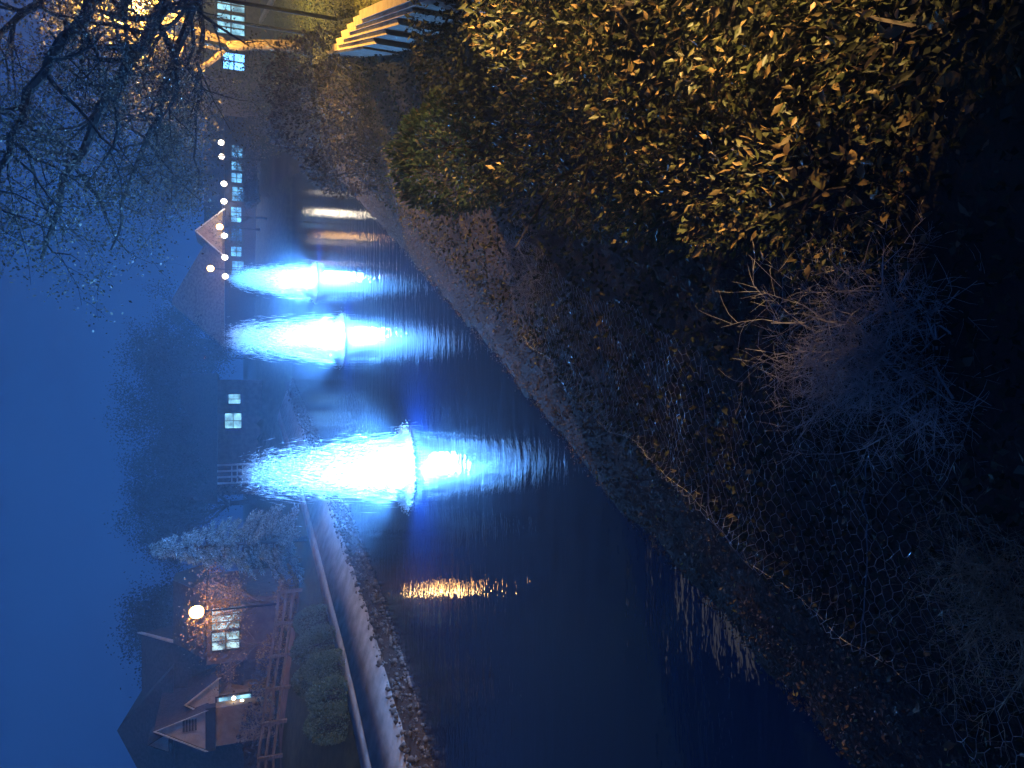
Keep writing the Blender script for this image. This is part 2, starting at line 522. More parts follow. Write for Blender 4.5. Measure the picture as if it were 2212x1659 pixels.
# left bank: paved slope and kerb laid on the terrain
def offset_line(line, dist, side):
    L = np.array(line, float)
    t = np.gradient(L, axis=0); t /= np.linalg.norm(t, axis=1)[:, None]
    nrm = np.stack([-t[:, 1], t[:, 0]], 1) * side
    return L + nrm * dist
def resample(line, step):
    L = np.array(line, float)
    s = np.concatenate([[0], np.cumsum(np.linalg.norm(np.diff(L, axis=0), axis=1))])
    k = np.arange(0, s[-1], step)
    return np.stack([np.interp(k, s, L[:, 0]), np.interp(k, s, L[:, 1])], 1)
Lr = resample(LEFT[:-2], 0.5)
def ribbon(name, d0, d1, z0, z1, mat, thick=0.12, side=-1, jit=0.0):
    a, b_ = offset_line(Lr, d0, side), offset_line(Lr, d1, side)
    k = len(a)
    v = np.concatenate([np.column_stack([a, np.full(k, z0)]), np.column_stack([b_, np.full(k, z1)]),
                        np.column_stack([a, np.full(k, z0 - thick)]), np.column_stack([b_, np.full(k, z1 - thick)])])
    v[:2 * k, 2] += rng.normal(size=2 * k) * jit
    i = np.arange(k - 1)
    f = np.concatenate([np.stack([i, i + 1, i + 1 + k, i + k], 1), np.stack([i, i + 2 * k, i + 1 + 2 * k, i + 1], 1),
                        np.stack([i + k, i + k + 1, i + 3 * k + 1, i + 3 * k], 1)])
    return np_mesh(name, v, f, mat)
tag(ribbon('paved_bank', 0.75, 2.12, 0.34, 0.84, M['concrete'], jit=0.002), kind='structure')
tag(ribbon('kerb', 2.19, 2.78, 0.85, 0.95, M['concrete'], thick=0.2, jit=0.002), kind='structure')

# lumps of stone along the left water line
bm_v, bm_f = [], []
ico = bmesh.new(); bmesh.ops.create_icosphere(ico, subdivisions=1, radius=1.0)
iv = np.array([v.co[:] for v in ico.verts]); itri = np.array([[x.index for x in f.verts] for f in ico.faces]); ico.free()
base = offset_line(resample(LEFT[:-2], 0.05), 0, -1)
cnt = 0
V_, T_ = [], []
for k in range(4200):
    p = base[rng.integers(len(base))]
    t_ = rng.random() ** 1.3 * 1.1 - 0.12
    q_ = p + np.array([-0.95, -0.25]) * t_
    s_ = 0.015 + 0.075 * rng.random() ** 3
    vv = iv * (s_ * (0.7 + 0.6 * rng.random(3))) * (1 + 0.25 * rng.normal(size=(len(iv), 1)))
    vv = vv + np.array([q_[0], q_[1], max(0.0, t_ * 0.37) + s_ * 0.2])
    V_.append(vv); T_.append(itri + cnt); cnt += len(iv)
tag(np_mesh('shore_stones', np.concatenate(V_), np.concatenate(T_), M['rock']), 'loose rocks along the water line of the left bank', 'rocks', kind='stuff')

# asphalt road at the right, with a pale kerb
def sheet(name, pts, z, mat, thick=0.05):
    return MB().prism([(x, y, z) for x, y in pts], (0, 0, -thick)).build(name, mat)
tag(sheet('road', [(16.5, 31), (22, 27.5), (40, 66), (31, 68)], 1.975, M['asphalt']), kind='structure')
kb = MB()
kb.prism([(16.2, 31.1, 2.06), (16.5, 31.0, 2.06), (31.0, 68, 2.06), (30.7, 68.1, 2.06)], (0, 0, -0.25))
tag(kb.build('kerb', M['concrete']), kind='structure')

# ------------------------------------------------------------------ fountains
def point(name, loc, color, energy, radius=0.08, parent=None, spot=None):
    l = bpy.data.lights.new(name, 'SPOT' if spot else 'POINT')
    l.energy = energy
    l.color = color
    l.shadow_soft_size = radius
    if spot:
        l.spot_size = R(spot); l.spot_blend = 0.6
    o = bpy.data.objects.new(name, l)
    o.location = loc
    if spot: o.rotation_euler = (R(180), 0, 0)
    col.objects.link(o)
    if parent: o.parent = parent
    return o
BLUE = (0.10, 0.37, 1.0)
def spray_mesh(parent, H, seed, spread, n):
    g = np.random.default_rng(seed)
    az = g.random(n) * 2 * np.pi
    # a tight centre jet, an inner crown and an outer curtain that falls back
    kind = g.random(n)
    th = np.where(kind < 0.34, np.abs(g.normal(size=n)) * 0.012, np.where(kind < 0.6, 0.03 + g.normal(size=n) * 0.012, spread * (0.85 + 0.25 * g.random(n)) + g.normal(size=n) * 0.006))
    lump = 0.93 + 0.07 * np.sin(az * 3 + seed) * np.cos(az * 5 + 2 * seed)
    h = H * lump * (1 - np.abs(g.normal(size=n)) * np.where(kind < 0.34, 0.10, 0.16))
    h = np.where(kind >= 0.6, h * (0.5 + 0.5 * g.random(n) ** 0.8), h)
    h = np.maximum(h, 0.6)
    vz = np.sqrt(2 * 9.81 * h); vr = vz * np.tan(th)
    T = 2 * vz / 9.81
    t0 = T * g.random(n) ** 0.9
    dt = 0.04 + 0.08 * g.random(n)
    def pos(t):
        r = vr * t + 0.05
        z = vz * t - 4.905 * t * t
        return np.stack([r * np.cos(az), r * np.sin(az), np.maximum(z, 0.02) + 0.1], 1)
    a, b_ = pos(t0), pos(np.minimum(t0 + dt, T))
    jit = g.normal(size=(n, 3)) * np.array([0.025, 0.025, 0.0])
    a, b_ = a + jit, b_ + jit
    mid = (a + b_) / 2
    rad = 0.0018 + 0.0026 * g.random(n)
    ax = unit(b_ - a + 1e-6)
    e1 = unit(np.cross(ax, g.normal(size=(n, 3)))); e2 = np.cross(ax, e1)
    vs = [a, b_]
    for k in range(3):
        an = 2 * np.pi * k / 3
        vs.append(mid + (e1 * math.cos(an) + e2 * math.sin(an)) * rad[:, None])
    # mist and falling water filling the foot of the column
    nm = n // 2
    zm = np.abs(g.normal(size=nm)) * 0.75
    rm = np.sqrt(g.random(nm)) * (0.62 + 0.36 * np.exp(-zm / 0.35))
    am = g.random(nm) * 2 * np.pi
    cm = np.stack([rm * np.cos(am), rm * np.sin(am), zm + 0.03], 1)
    hl = np.stack([0.05 * rm * np.cos(am), 0.05 * rm * np.sin(am), -(0.05 + 0.10 * g.random(nm))], 1)
    rad_m = 0.004 + 0.005 * g.random(nm)
    axm = unit(hl); m1 = unit(np.cross(axm, g.normal(size=(nm, 3)))); m2 = np.cross(axm, m1)
    vm = [cm - hl, cm + hl] + [cm + (m1 * math.cos(2 * np.pi * k / 3) + m2 * math.sin(2 * np.pi * k / 3)) * rad_m[:, None] for k in range(3)]
    # splash where the curtain lands
    ns = n // 3
    az2 = g.random(ns) * 2 * np.pi
    rr = 0.85 * (0.4 + 0.6 * g.random(ns)) + np.abs(g.normal(size=ns)) * 0.12
    zz = 0.02 + np.abs(g.normal(size=ns)) * 0.07
    c = np.stack([rr * np.cos(az2), rr * np.sin(az2), zz], 1)
    s2 = (0.006 + 0.012 * g.random(ns))[:, None]
    dd = unit(g.normal(size=(ns, 3)))
    f1 = unit(np.cross(dd, g.normal(size=(ns, 3)))); f2 = np.cross(dd, f1)
    vs2 = [c - dd * s2 * 1.5, c + dd * s2 * 1.5] + [c + (f1 * math.cos(2 * np.pi * k / 3) + f2 * math.sin(2 * np.pi * k / 3)) * s2 for k in range(3)]
    v = np.concatenate([np.stack(vs, 1).reshape(-1, 3), np.stack(vs2, 1).reshape(-1, 3), np.stack(vm, 1).reshape(-1, 3)])
    i = np.arange(n + ns + nm)[:, None] * 5
    t = np.concatenate([i + np.array([[0, 2 + k, 2 + (k + 1) % 3]]) for k in range(3)] + [i + np.array([[1, 2 + (k + 1) % 3, 2 + k]]) for k in range(3)], 1).reshape(-1, 3)
    o = np_mesh('spray', v, t, M['spray'], parent)
    o['kind'] = 'stuff'
    return o
led_me = MB().lathe([(0.0, -0.03), (0.05, -0.03), (0.06, 0.0), (0.05, 0.03), (0.0, 0.035)], sides=8).build('tmp', M['led'])
led_me_data = led_me.data
bpy.data.objects.remove(led_me)
def fountain(xd, yd, H, spread, seed, label, n, E):
    p = on_z(xd, yd, 0.0)
    root = empty('fountain', (p.x, p.y, 0))
    tag(root, label, 'fountain', 'lit fountains in a row on the pond')
    MB().lathe([(0.0, -0.06), (0.36, -0.06), (0.44, 0.0), (0.40, 0.07), (0.2, 0.09), (0.0, 0.09)], sides=20).build('float', M['float'], root, True)
    MB().lathe([(0.0, 0.09), (0.06, 0.09), (0.05, 0.16), (0.03, 0.2), (0.0, 0.2)], sides=10).build('nozzle', M['dark_metal'], root, True)
    for k in range(6):
        a = 2 * math.pi * (k + 0.5) / 6
        o = link('lamp', led_me_data, None, root)
        o.location = (0.52 * math.cos(a), 0.52 * math.sin(a), 0.05)
    spray_mesh(root, H, seed, spread, n)
    for k in range(3):
        a = 2 * math.pi * (k + 0.25) / 3
        point('fountain_light', (0.62 * math.cos(a), 0.62 * math.sin(a), 0.12), BLUE, E * 0.9, 0.08, root, spot=152)
    point('fountain_fill', (0.2, -1.05, 0.55), BLUE, E * 0.028, 0.25, root)  # unseen fill light added to cast blue on the surroundings
    ball = MB().lathe([(0.0, -2.6)] + [(2.6 * math.cos(R(q)), 2.6 * math.sin(R(q))) for q in range(-75, 90, 15)] + [(0.0, 2.6)], (0, 0, 0), 20).build('bloom_mist', M['bloom_mist'], root)
    ball.location = (0, 0, 1.5)
    ball['kind'] = 'stuff'
    return root
fountain(880, 1010, 3.85, 0.057, 3, 'nearest tall fountain jet glowing white and blue, beside the paved left bank', 24000, 41000)
fountain(740, 735, 4.25, 0.058, 5, 'middle fountain jet of the row glowing white and blue', 24000, 43000)
fountain(683, 610, 4.25, 0.058, 8, 'farthest fountain jet of the row, in front of the tan roofed building', 24000, 46000)

# ------------------------------------------------------------------ lamps
def globe_lamp(name, loc, gz_, label, mat, r=0.16, energy=0, color=(1, 0.6, 0.22), group=None, arm=None, cap=True, side=(0, -1)):
    root = empty(name, (loc[0], loc[1], gz_))
    tag(root, label, 'lamp', group)
    h = loc[2] - gz_
    if arm is None:
        MB().lathe([(0.0, 0), (0.13, 0), (0.11, 0.25), (0.055, 0.4), (0.04, h - r * 1.5), (0.08, h - r * 1.2), (0.08, h - r * 0.9), (0.0, h - r * 0.9)], sides=10).build('pole', M['dark_metal'], root, True)
    else:
        MB().tube([(0, arm, h - 0.05), (0, arm * 0.3, h + 0.1), (0, 0, h - r * 0.8)], 0.025, 6).build('bracket', M['dark_metal'], root, True)
    prof = [(0.0, -r)] + [(r * math.cos(R(a)), r * math.sin(R(a)) * 1.1) for a in range(-75, 90, 15)] + [(0.0, r * 1.1)]
    MB().lathe(prof, (0, 0, h), 14).build('globe', mat, root, True)
    if cap:
        MB().lathe([(r * 0.55, r * 1.0), (r * 0.8, r * 1.05), (r * 0.3, r * 1.5), (0.0, r * 1.7)], (0, 0, h), 12).build('cap', M['dark_metal'], root, True)
    if energy:
        point('lamp_light', (side[0] * r * 2.2, side[1] * r * 2.2, h), color, energy, r, root)
    return root
SOD = (1.0, 0.52, 0.13)
p3 = on_y(425, 1322, 33.0)
globe_lamp('street_lamp', p3, gz(p3.x, p3.y), 'orange globe street lamp on the left bank beside the brown house', M['globe_warm'], 0.26, 190, (1.0, 0.58, 0.2), cap=False, side=(-0.5, 1.0))
p1 = on_y(300, 14, 24.0)
globe_lamp('street_lamp', p1, gz(p1.x, p1.y), 'bright street lamp among the branches of the tree at the top right', M['globe_warm'], 0.15, 4000, (1.0, 0.58, 0.12), side=(0.75, 0.65))
SP = Vector((11.8, 14.2, 5.0))
sl_ = globe_lamp('street_lamp', SP, gz(SP.x, SP.y), 'unseen hooded lamp added to light the stone steps at the right edge', M['globe_warm'], 0.12, 0)  # lamp added beyond the frame so the steps catch yellow light
sh_ = MB().lathe([(0.05, 0.2), (0.14, 0.16), (0.24, -0.1), (0.23, -0.1), (0.13, 0.14), (0.04, 0.18)], (0, 0, 0), 16).build('hood', M['dark_metal'], sl_, True)
aim2 = (Vector((8.0, 13.2, 1.9)) - SP).to_track_quat('-Z', 'Y').to_euler()
sh_.location = (0, 0, SP.z - gz(SP.x, SP.y)); sh_.rotation_euler = aim2
l2_ = point('lamp_light', (-0.16, 0.05, SP.z - gz(SP.x, SP.y) - 0.14), (1.0, 0.50, 0.07), 7500, 0.1, sl_, spot=72)
l2_.rotation_euler = aim2
LP = Vector((4.5, -0.5, 3.35))
nl_ = globe_lamp('flood_lamp', LP, gz(LP.x, LP.y), 'hooded orange floodlight aimed at the big evergreen shrub', M['globe_warm'], 0.10, 0, SOD)
hd_ = MB().lathe([(0.05, 0.2), (0.14, 0.16), (0.2, -0.12), (0.19, -0.12), (0.13, 0.14), (0.04, 0.18)], (0, 0, 0), 16).build('hood', M['dark_metal'], nl_, True)
aim = (Vector((2.95, 3.5, 1.55)) - LP).to_track_quat('-Z', 'Y').to_euler()
hd_.location = (0, 0, LP.z - gz(LP.x, LP.y)); hd_.rotation_euler = aim
ls_ = point('lamp_light', (-0.06, 0.16, LP.z - gz(LP.x, LP.y) - 0.14), (1.0, 0.60, 0.22), 5600, 0.08, nl_, spot=64)
ls_.data.spot_blend = 0.85
ls_.rotation_euler = aim

# ------------------------------------------------------------------ buildings
def window(parent, x0, x1, z0, z1, y, pane, nx=2, nz=1, fw=0.07, frame=None):
    """window in a wall facing -y: frame with bars, panes each a piece"""
    frame = frame or M['dark_frame']
    f = MB()
    f.box((x0 - fw, y - 0.10, z0 - fw), (x1 + fw, y - 0.003, z0))
    f.box((x0 - fw, y - 0.10, z1), (x1 + fw, y - 0.003, z1 + fw))
    f.box((x0 - fw, y - 0.10, z0), (x0, y - 0.003, z1))
    f.box((x1, y - 0.10, z0), (x1 + fw, y - 0.003, z1))
    dx, dz = (x1 - x0) / nx, (z1 - z0) / nz
    bw = fw * 0.4
    for i in range(1, nx): f.box((x0 + dx * i - bw, y - 0.08, z0), (x0 + dx * i + bw, y - 0.003, z1))
    wn = f.build('window', frame, parent)
    for j in range(1, nz):
        for i in range(nx):
            MB().box((x0 + dx * i + bw, y - 0.07, z0 + dz * j - bw), (x0 + dx * (i + 1) - bw, y - 0.003, z0 + dz * j + bw)).build('glazing_bar', frame, wn)
    for i in range(nx):
        for j in range(nz):
            a0, a1 = x0 + dx * i + (bw if i else 0), x0 + dx * (i + 1) - (bw if i < nx - 1 else 0)
            c0, c1 = z0 + dz * j + (bw if j else 0), z0 + dz * (j + 1) - (bw if j < nz - 1 else 0)
            MB().box((a0, y - 0.04, c0), (a1, y - 0.02, c1)).build('pane', pane, wn)
    return wn
def gable(parent, xa, z_apex, x0, x1, z0, y0, y1, wall, roof, over=0.18, thick=0.1, trim=None, louvre=False):
    """gabled front facing -y with its own little roof running back to y1"""
    MB().prism([(x0, y0, z0), (x1, y0, z0), (xa, y0, z_apex)], (0, 0.12, 0)).build('gable_wall', wall, parent)
    for s, xe in ((-1, x0), (1, x1)):
        d = Vector((xe - xa, 0, z0 - z_apex)); d.normalize()
        e = Vector((xe, 0, z0)) + d * over
        up = Vector((0, 0, thick))
        MB().prism([(xa, y0 - over, z_apex), (e.x, y0 - over, e.z), (e.x, y0 - over, e.z + thick), (xa, y0 - over, z_apex + thick)], (0, y1 - y0 + over, 0)).build('gable_roof', roof, parent)
        if trim:
            MB().prism([(xa, y0 - over - 0.03, z_apex - 0.02), (e.x, y0 - over - 0.03, e.z - 0.02), (e.x, y0 - over - 0.03, e.z + thick + 0.02), (xa, y0 - over - 0.03, z_apex + thick + 0.02)], (0, 0.026, 0)).build('rake_board', trim, parent)
    if louvre:
        w_, zc = (x1 - x0) * 0.15, z0 + (z_apex - z0) * 0.33
        for k in range(5):
            MB().box((xa - w_, y0 - 0.04, zc - 0.3 + k * 0.12), (xa + w_, y0 - 0.003, zc - 0.3 + k * 0.12 + 0.09)).build('louvre', M['louvre'], parent)

# brown house on the left bank
Y0 = 36.0
house = empty('house', (0, 0, 0))
tag(house, 'brown steep roofed house with pale gables and lit windows on the left bank', 'house')
def hx(yd, Y, xd=480): return on_y(xd, yd, Y).x
def hz(xd, Y): return on_y(xd, 829, Y).z
xr, xl = hx(1409, Y0 + 2), -27.0
zb = 1.0
MB().box((xl, Y0 + 1.6, zb), (xr, Y0 + 8, 3.55)).build('wall', M['wall_brown'], house)
# steep lower roof, upper ridge, pyramid tower roof
MB().prism([(xl, Y0 + 0.9, 3.45), (xl, Y0 + 3.4, 6.5), (xl, Y0 + 5.4, 8.2), (xl, Y0 + 8.4, 3.5)], (xr + 0.3 - xl, 0, 0)).build('roof', M['roof'], house)
ap = on_y(253, 1578, Y0 + 6.0)
tw = MB()
bz = 6.6
cs = [(ap.x - 4.2, Y0 + 3.0, bz), (ap.x + 3.9, Y0 + 3.0, bz), (ap.x + 3.9, Y0 + 9.5, bz), (ap.x - 4.2, Y0 + 9.5, bz)]
for i in range(4): tw.poly([cs[i], cs[(i + 1) % 4], tuple(ap)])
tw.poly(list(reversed(cs)))
tw.build('tower_roof', M['roof'], house)
# rake board at the right gable end
MB().prism([(xr + 0.32, Y0 + 0.9, 3.45), (xr + 0.32, Y0 + 3.4, 6.5), (xr + 0.32, Y0 + 5.4, 8.2), (xr + 0.32, Y0 + 5.4, 8.4), (xr + 0.32, Y0 + 3.3, 6.72), (xr + 0.32, Y0 + 0.75, 3.6)], (0.06, 0, 0)).build('rake_board', M['trim'], house)
# lower right wing with large lit windows
wx1 = hx(1303, Y0)
MB().box((xr + 0.01, Y0 + 0.5, zb), (wx1, Y0 + 6, 5.05)).build('wing_wall', M['wall_brown'], house)
MB().prism([(xr + 0.4, Y0 + 0.1, 5.07), (xr + 0.4, Y0 + 6.2, 5.07), (xr + 0.4, Y0 + 4.5, 6.6), (xr + 0.4, Y0 + 3.0, 6.6)], (wx1 - xr + 0.1, 0, 0)).build('wing_roof', M['roof'], house)
wz0, wz1 = hz(517, Y0), hz(458, Y0)
xa, xb = hx(1407, Y0 + 0.5), hx(1365, Y0 + 0.5)
window(house, xa + 0.1, xb, wz0, wz1, Y0 + 0.5, M['pane_white'], 2, 2)
window(house, hx(1358, Y0 + 0.5), hx(1312, Y0 + 0.5), wz0, wz1, Y0 + 0.5, M['pane_white'], 3, 1)
# front gables
gy = Y0 - 0.6
g0, g1 = hx(1612, gy), hx(1529, gy)
ga = on_y(337, 1577, gy)
gzb = hz(444, gy)
gable(house, ga.x, ga.z, g0, g1, gzb, gy, Y0 + 4, M['siding'], M['roof'], 0.12, 0.08, M['trim'], True)
MB().box((g0 - 0.1, gy - 0.05, gzb - 0.42), (g1 + 0.1, gy + 0.4, gzb - 0.003)).build('fascia', M['dark_frame'], house)
MB().box((g0, gy + 0.1, zb), (g1, Y0 + 1.6, gzb - 0.42)).build('porch_wall', M['wall_tan'], house)
g2 = on_y(403, 1520, gy + 0.7)
gable(house, g2.x, g2.z, g2.x - 0.9, g2.x + 0.95, g2.z - 1.35, gy + 0.7, Y0 + 3.5, M['siding'], M['roof'], 0.12, 0.08, M['trim'])
g3 = on_y(322, 1603, Y0 + 2.6)
gable(house, g3.x, g3.z, g3.x - 0.45, g3.x + 0.45, g3.z - 0.85, Y0 + 2.3, Y0 + 5, M['siding'], M['roof'], 0.08, 0.06)
ey = gy + 0.78
MB().box((hx(1538, ey), ey, zb), (hx(1500, ey), Y0 + 1.6, 4.75)).build('entry_wall', M['wall_tan'], house)
window(house, hx(1533, ey), hx(1505, ey), 3.15, 4.6, ey, M['pane_cold'], 2, 2)
for xd, yd in ((523, 1515), (478, 1529), (505, 1508)):
    pp = on_y(xd, yd, ey - 0.3)
    MB().lathe([(0, -0.1), (0.08, -0.06), (0.1, 0), (0.08, 0.06), (0, 0.1)], tuple(pp), 10).build('porch_light', M['globe'], house, True)
# tan roofed building across the pond
shop = empty('shop_building', (0, 0, 0))
tag(shop, 'low shop with tan hipped roof and a row of blue lit windows across the pond', 'building')
YS = 68.0
sx0, sx1 = hx(735, YS), hx(240, YS)
MB().box((sx0, YS, 1.2), (sx1, YS + 9, 4.5)).build('wall', M['dark_frame'], shop)
def hip(parent, x0, x1, y0, y1, z0, xa0, xa1, za, mat, over=0.5):
    m_ = MB()
    c = [(x0 - over, y0 - over, z0), (x1 + over, y0 - over, z0), (x1 + over, y1 + over, z0), (x0 - over, y1 + over, z0)]
    ym = (y0 + y1) / 2
    r0, r1 = (xa0, ym, za), (xa1, ym, za)
    m_.poly([c[0], c[1], r1, r0]); m_.poly([c[2], c[3], r0, r1]); m_.poly([c[1], c[2], r1]); m_.poly([c[3], c[0], r0]); m_.poly(list(reversed(c)))
    return m_.build('roof', mat, parent)
apx = on_y(372, 655, YS + 4)
hip(shop, sx0, hx(470, YS), YS, YS + 8, 4.52, apx.x - 0.1, apx.x + 0.4, apx.z, M['roof_tan'])
ap2 = on_y(428, 515, YS + 3)
gable(shop, ap2.x, ap2.z, ap2.x - 1.9, ap2.x + 1.9, 4.6, YS - 0.3, YS + 5, M['wall_tan'], M['roof_tan'], 0.2, 0.12, M['trim'])
MB().prism([(hx(495, YS), YS - 0.6, 4.55), (hx(495, YS), YS + 9, 4.55), (hx(495, YS), YS + 4.5, 6.3)], (sx1 - hx(495, YS), 0, 0)).build('low_roof', M['roof'], shop)
for (ya, yb, nx) in ((590, 563, 2), (552, 532, 2), (519, 486, 3), (478, 446, 3), (432, 402, 3), (392, 372, 2), (366, 346, 2), (340, 312, 2)):
    wz = 0.12 * math.sin(ya * 1.7)
    window(shop, hx(ya, YS), hx(yb, YS), hz(524, YS) + wz, hz(501, YS) + wz * 0.5, YS, M[('pane_shop', 'pane_cold', 'pane_shop', 'pane_dim')[int(ya) % 4]], nx, 2)
for i, (xd, yd, warm) in enumerate(((478, 308, 0), (479, 338, 0), (484, 397, 0), (484, 435, 0), (485, 509, 0), (486, 556, 0), (487, 597, 0), (475, 490, 1), (455, 580, 1))):
    place = ['behind the tree branches at the right end', 'second from the right end', 'third from the right end', 'fourth from the right end', 'just left of the small gable', 'beside the orange lamp and the hipped roof', 'by the tip of the farthest fountain jet'][i] if i < 7 else ''
    if warm:
        pp = on_y(xd, yd, YS - 4.0)
        globe_lamp('street_lamp', pp, gz(pp.x, pp.y), ['orange globe lamp post below the small gable of the shop', 'taller orange globe lamp post in front of the hipped roof'][i - 7], M['globe_warm'], 0.24, 80, (1.0, 0.66, 0.3), cap=False, side=(0, 1.0))
    else:
        pp = on_y(xd, yd, YS - 0.6)
        globe_lamp('wall_lamp', pp, 1.4, 'white globe wall lamp on the shop, ' + place, M['globe'], 0.23, 0, group='white globe lamps along the shop', arm=0.55, cap=False)
point('shop_front_light', (hx(450, YS), YS - 1.5, 4.6), (1.0, 0.85, 0.6), 90, 0.3, shop)
# second building at the far right with blue screens in its windows
bl = empty('glass_front_building', (0, 0, 0))
tag(bl, 'yellow lit building at the right edge with bright blue screens in its windows', 'building')
YR = 58.0
bx0, bx1 = hx(168, YR), hx(-160, YR)
MB().box((bx0, YR, 1.5), (bx1, YR + 8, 6.4)).build('wall', M['wall_brown'], bl)
MB().box((bx0 - 0.5, YR - 0.9, 6.4), (bx1 + 0.5, YR + 8.5, 6.75)).build('roof', M['roof'], bl)
window(bl, hx(148, YR), hx(113, YR), hz(528, YR), hz(483, YR), YR, M['screen'], 2, 2, 0.12)
window(bl, hx(72, YR), hx(30, YR), hz(528, YR), hz(470, YR), YR, M['pane_cold'], 3, 2, 0.12)
window(bl, hx(22, YR), hx(-20, YR), hz(528, YR), hz(470, YR), YR, M['pane_cold'], 3, 2, 0.12)
# low house in the middle distance with white railing
lh = empty('porch_house', (0, 0, 0))
tag(lh, 'dark low house between the trees with white porch railing behind the nearest fountain', 'house')
YP = 62.0
px0, px1 = hx(1075, YP), hx(820, YP)
MB().box((px0, YP + 1.4, 1.6), (px1, YP + 8, 5.0)).build('wall', M['wall_brown'], lh)
MB().prism([(px0 - 0.5, YP - 0.2, 5.0), (px0 - 0.5, YP + 8.5, 5.0), (px0 - 0.5, YP + 4.2, 7.8)], (px1 - px0 + 1.0, 0, 0)).build('roof', M['roof'], lh)
for yd in (1005, 1018, 1031, 1044):
    xx = hx(yd, YP)
    MB().box((xx - 0.07, YP, 1.7), (xx + 0.07, YP + 0.14, 5.0)).build('porch_post', M['trim'], lh)
for zz in (3.1, 3.5, 3.9):
    MB().box((hx(1044, YP), YP + 0.03, zz), (hx(1005, YP), YP + 0.1, zz + 0.09)).build('rail', M['trim'], lh)
window(lh, hx(925, YP + 1.4), hx(893, YP + 1.4), hz(522, YP), hz(486, YP), YP + 1.4, M['pane_cold'], 2, 2)
window(lh, hx(872, YP + 1.4), hx(852, YP + 1.4), hz(520, YP), hz(494, YP), YP + 1.4, M['pane_cold'], 2, 1)
# red beacon on a thin mast
rp = on_y(445, 773, 78)
rb = empty('beacon_mast', (rp.x, rp.y, 2.0))
tag(rb, 'thin mast with a small red light between the trees', 'beacon')
MB().tube([(0, 0, 0), (0, 0, rp.z - 2.1)], 0.05, 6).build('mast', M['dark_metal'], rb)
MB().lathe([(0, -0.16), (0.14, -0.1), (0.16, 0.08), (0, 0.2)], (0, 0, rp.z - 2.0), 8).build('red_light', M['lamp_red'], rb, True)

# ------------------------------------------------------------------ stone steps at the right, lit by the added unseen lamp
sd = Vector((0.37, 0.93, 0)).normalized(); sn = Vector((0.93, -0.37, 0)).normalized()
st = empty('stone_steps', (0, 0, 0))
tag(st, 'broad tan stone steps lit yellow beside the lawn at the right edge', 'steps')
near_x = (786, 811, 835, 861, 893, 930, 970)
edge_y = (106, 95, 75, 54, 27, 0, -30, -62)
for k in range(7):
    z = 1.90 + 0.03 * k
    a, b_ = on_z(near_x[k], edge_y[k], z), on_z(near_x[k] - 8, edge_y[k + 1], z)
    a, b_ = a + sn * 0.003, b_ - sn * 0.003
    q4 = [a, b_, b_ + sd * 5.5, a + sd * 5.5]
    MB().prism([(p.x, p.y, z) for p in q4], (0, 0, -1.0)).build('step', M['step'], st)
# dark post beside the steps
pb = on_y(600, 20, 19.0)
po = empty('signpost', (pb.x, pb.y, gz(pb.x, pb.y)))
tag(po, 'dark round post standing beside the steps at the right edge', 'post')
MB().tube([(0, 0, 0), (0, 0, 2.9)], 0.05, 8).build('post', M['dark_metal'], po, True)
MB().lathe([(0, 2.9), (0.07, 2.9), (0.07, 2.95), (0, 3.0)], (0, 0, 0), 8).build('cap', M['dark_metal'], po, True)

# ------------------------------------------------------------------ wooden rail fence along the left path
fe = empty('rail_fence', (0, 0, 0))
tag(fe, 'low wooden rail fence lit orange in front of the brown house', 'fence')
fa, fb = Vector((-8.6, 32.0, 0)), Vector((-20.5, 28.6, 0))
nf = 11
prevp = None
for i in range(nf):
    p = fa.lerp(fb, i / (nf - 1))
    z = gz(p.x, p.y)
    MB().box((p.x - 0.06, p.y - 0.06, z - 0.1), (p.x + 0.06, p.y + 0.06, z + 0.95)).build('post', M['wood'], fe)
    if prevp is not None:
        for h_ in (0.3, 0.58, 0.86):
            d_ = Vector((p.x - prevp.x, p.y - prevp.y, z - prevp.z)).normalized() * 0.065
            MB().prism([(prevp.x + d_.x, prevp.y + d_.y - 0.02, prevp.z + h_), (p.x - d_.x, p.y - d_.y - 0.02, z + h_), (p.x - d_.x, p.y - d_.y - 0.02, z + h_ + 0.1), (prevp.x + d_.x, prevp.y + d_.y - 0.02, prevp.z + h_ + 0.1)], (0, 0.04, 0)).build('rail', M['wood'], fe)
    prevp = Vector((p.x, p.y, z))
pt = MB()
for i in range(20):
    pass
pa = [fa.lerp(fb, i / 20) for i in range(21)]
V2 = []
for p in pa:
    for off in (0.25, 1.7):
        V2.append((p.x - 0.25 * off, p.y + off, gz(p.x - 0.25 * off, p.y + off) + 0.03))
V2 = np.array(V2); i_ = np.arange(20) * 2
tag(np_mesh('footpath', V2, np.stack([i_, i_ + 2, i_ + 3, i_ + 1], 1), M['wall_brown']), kind='structure')

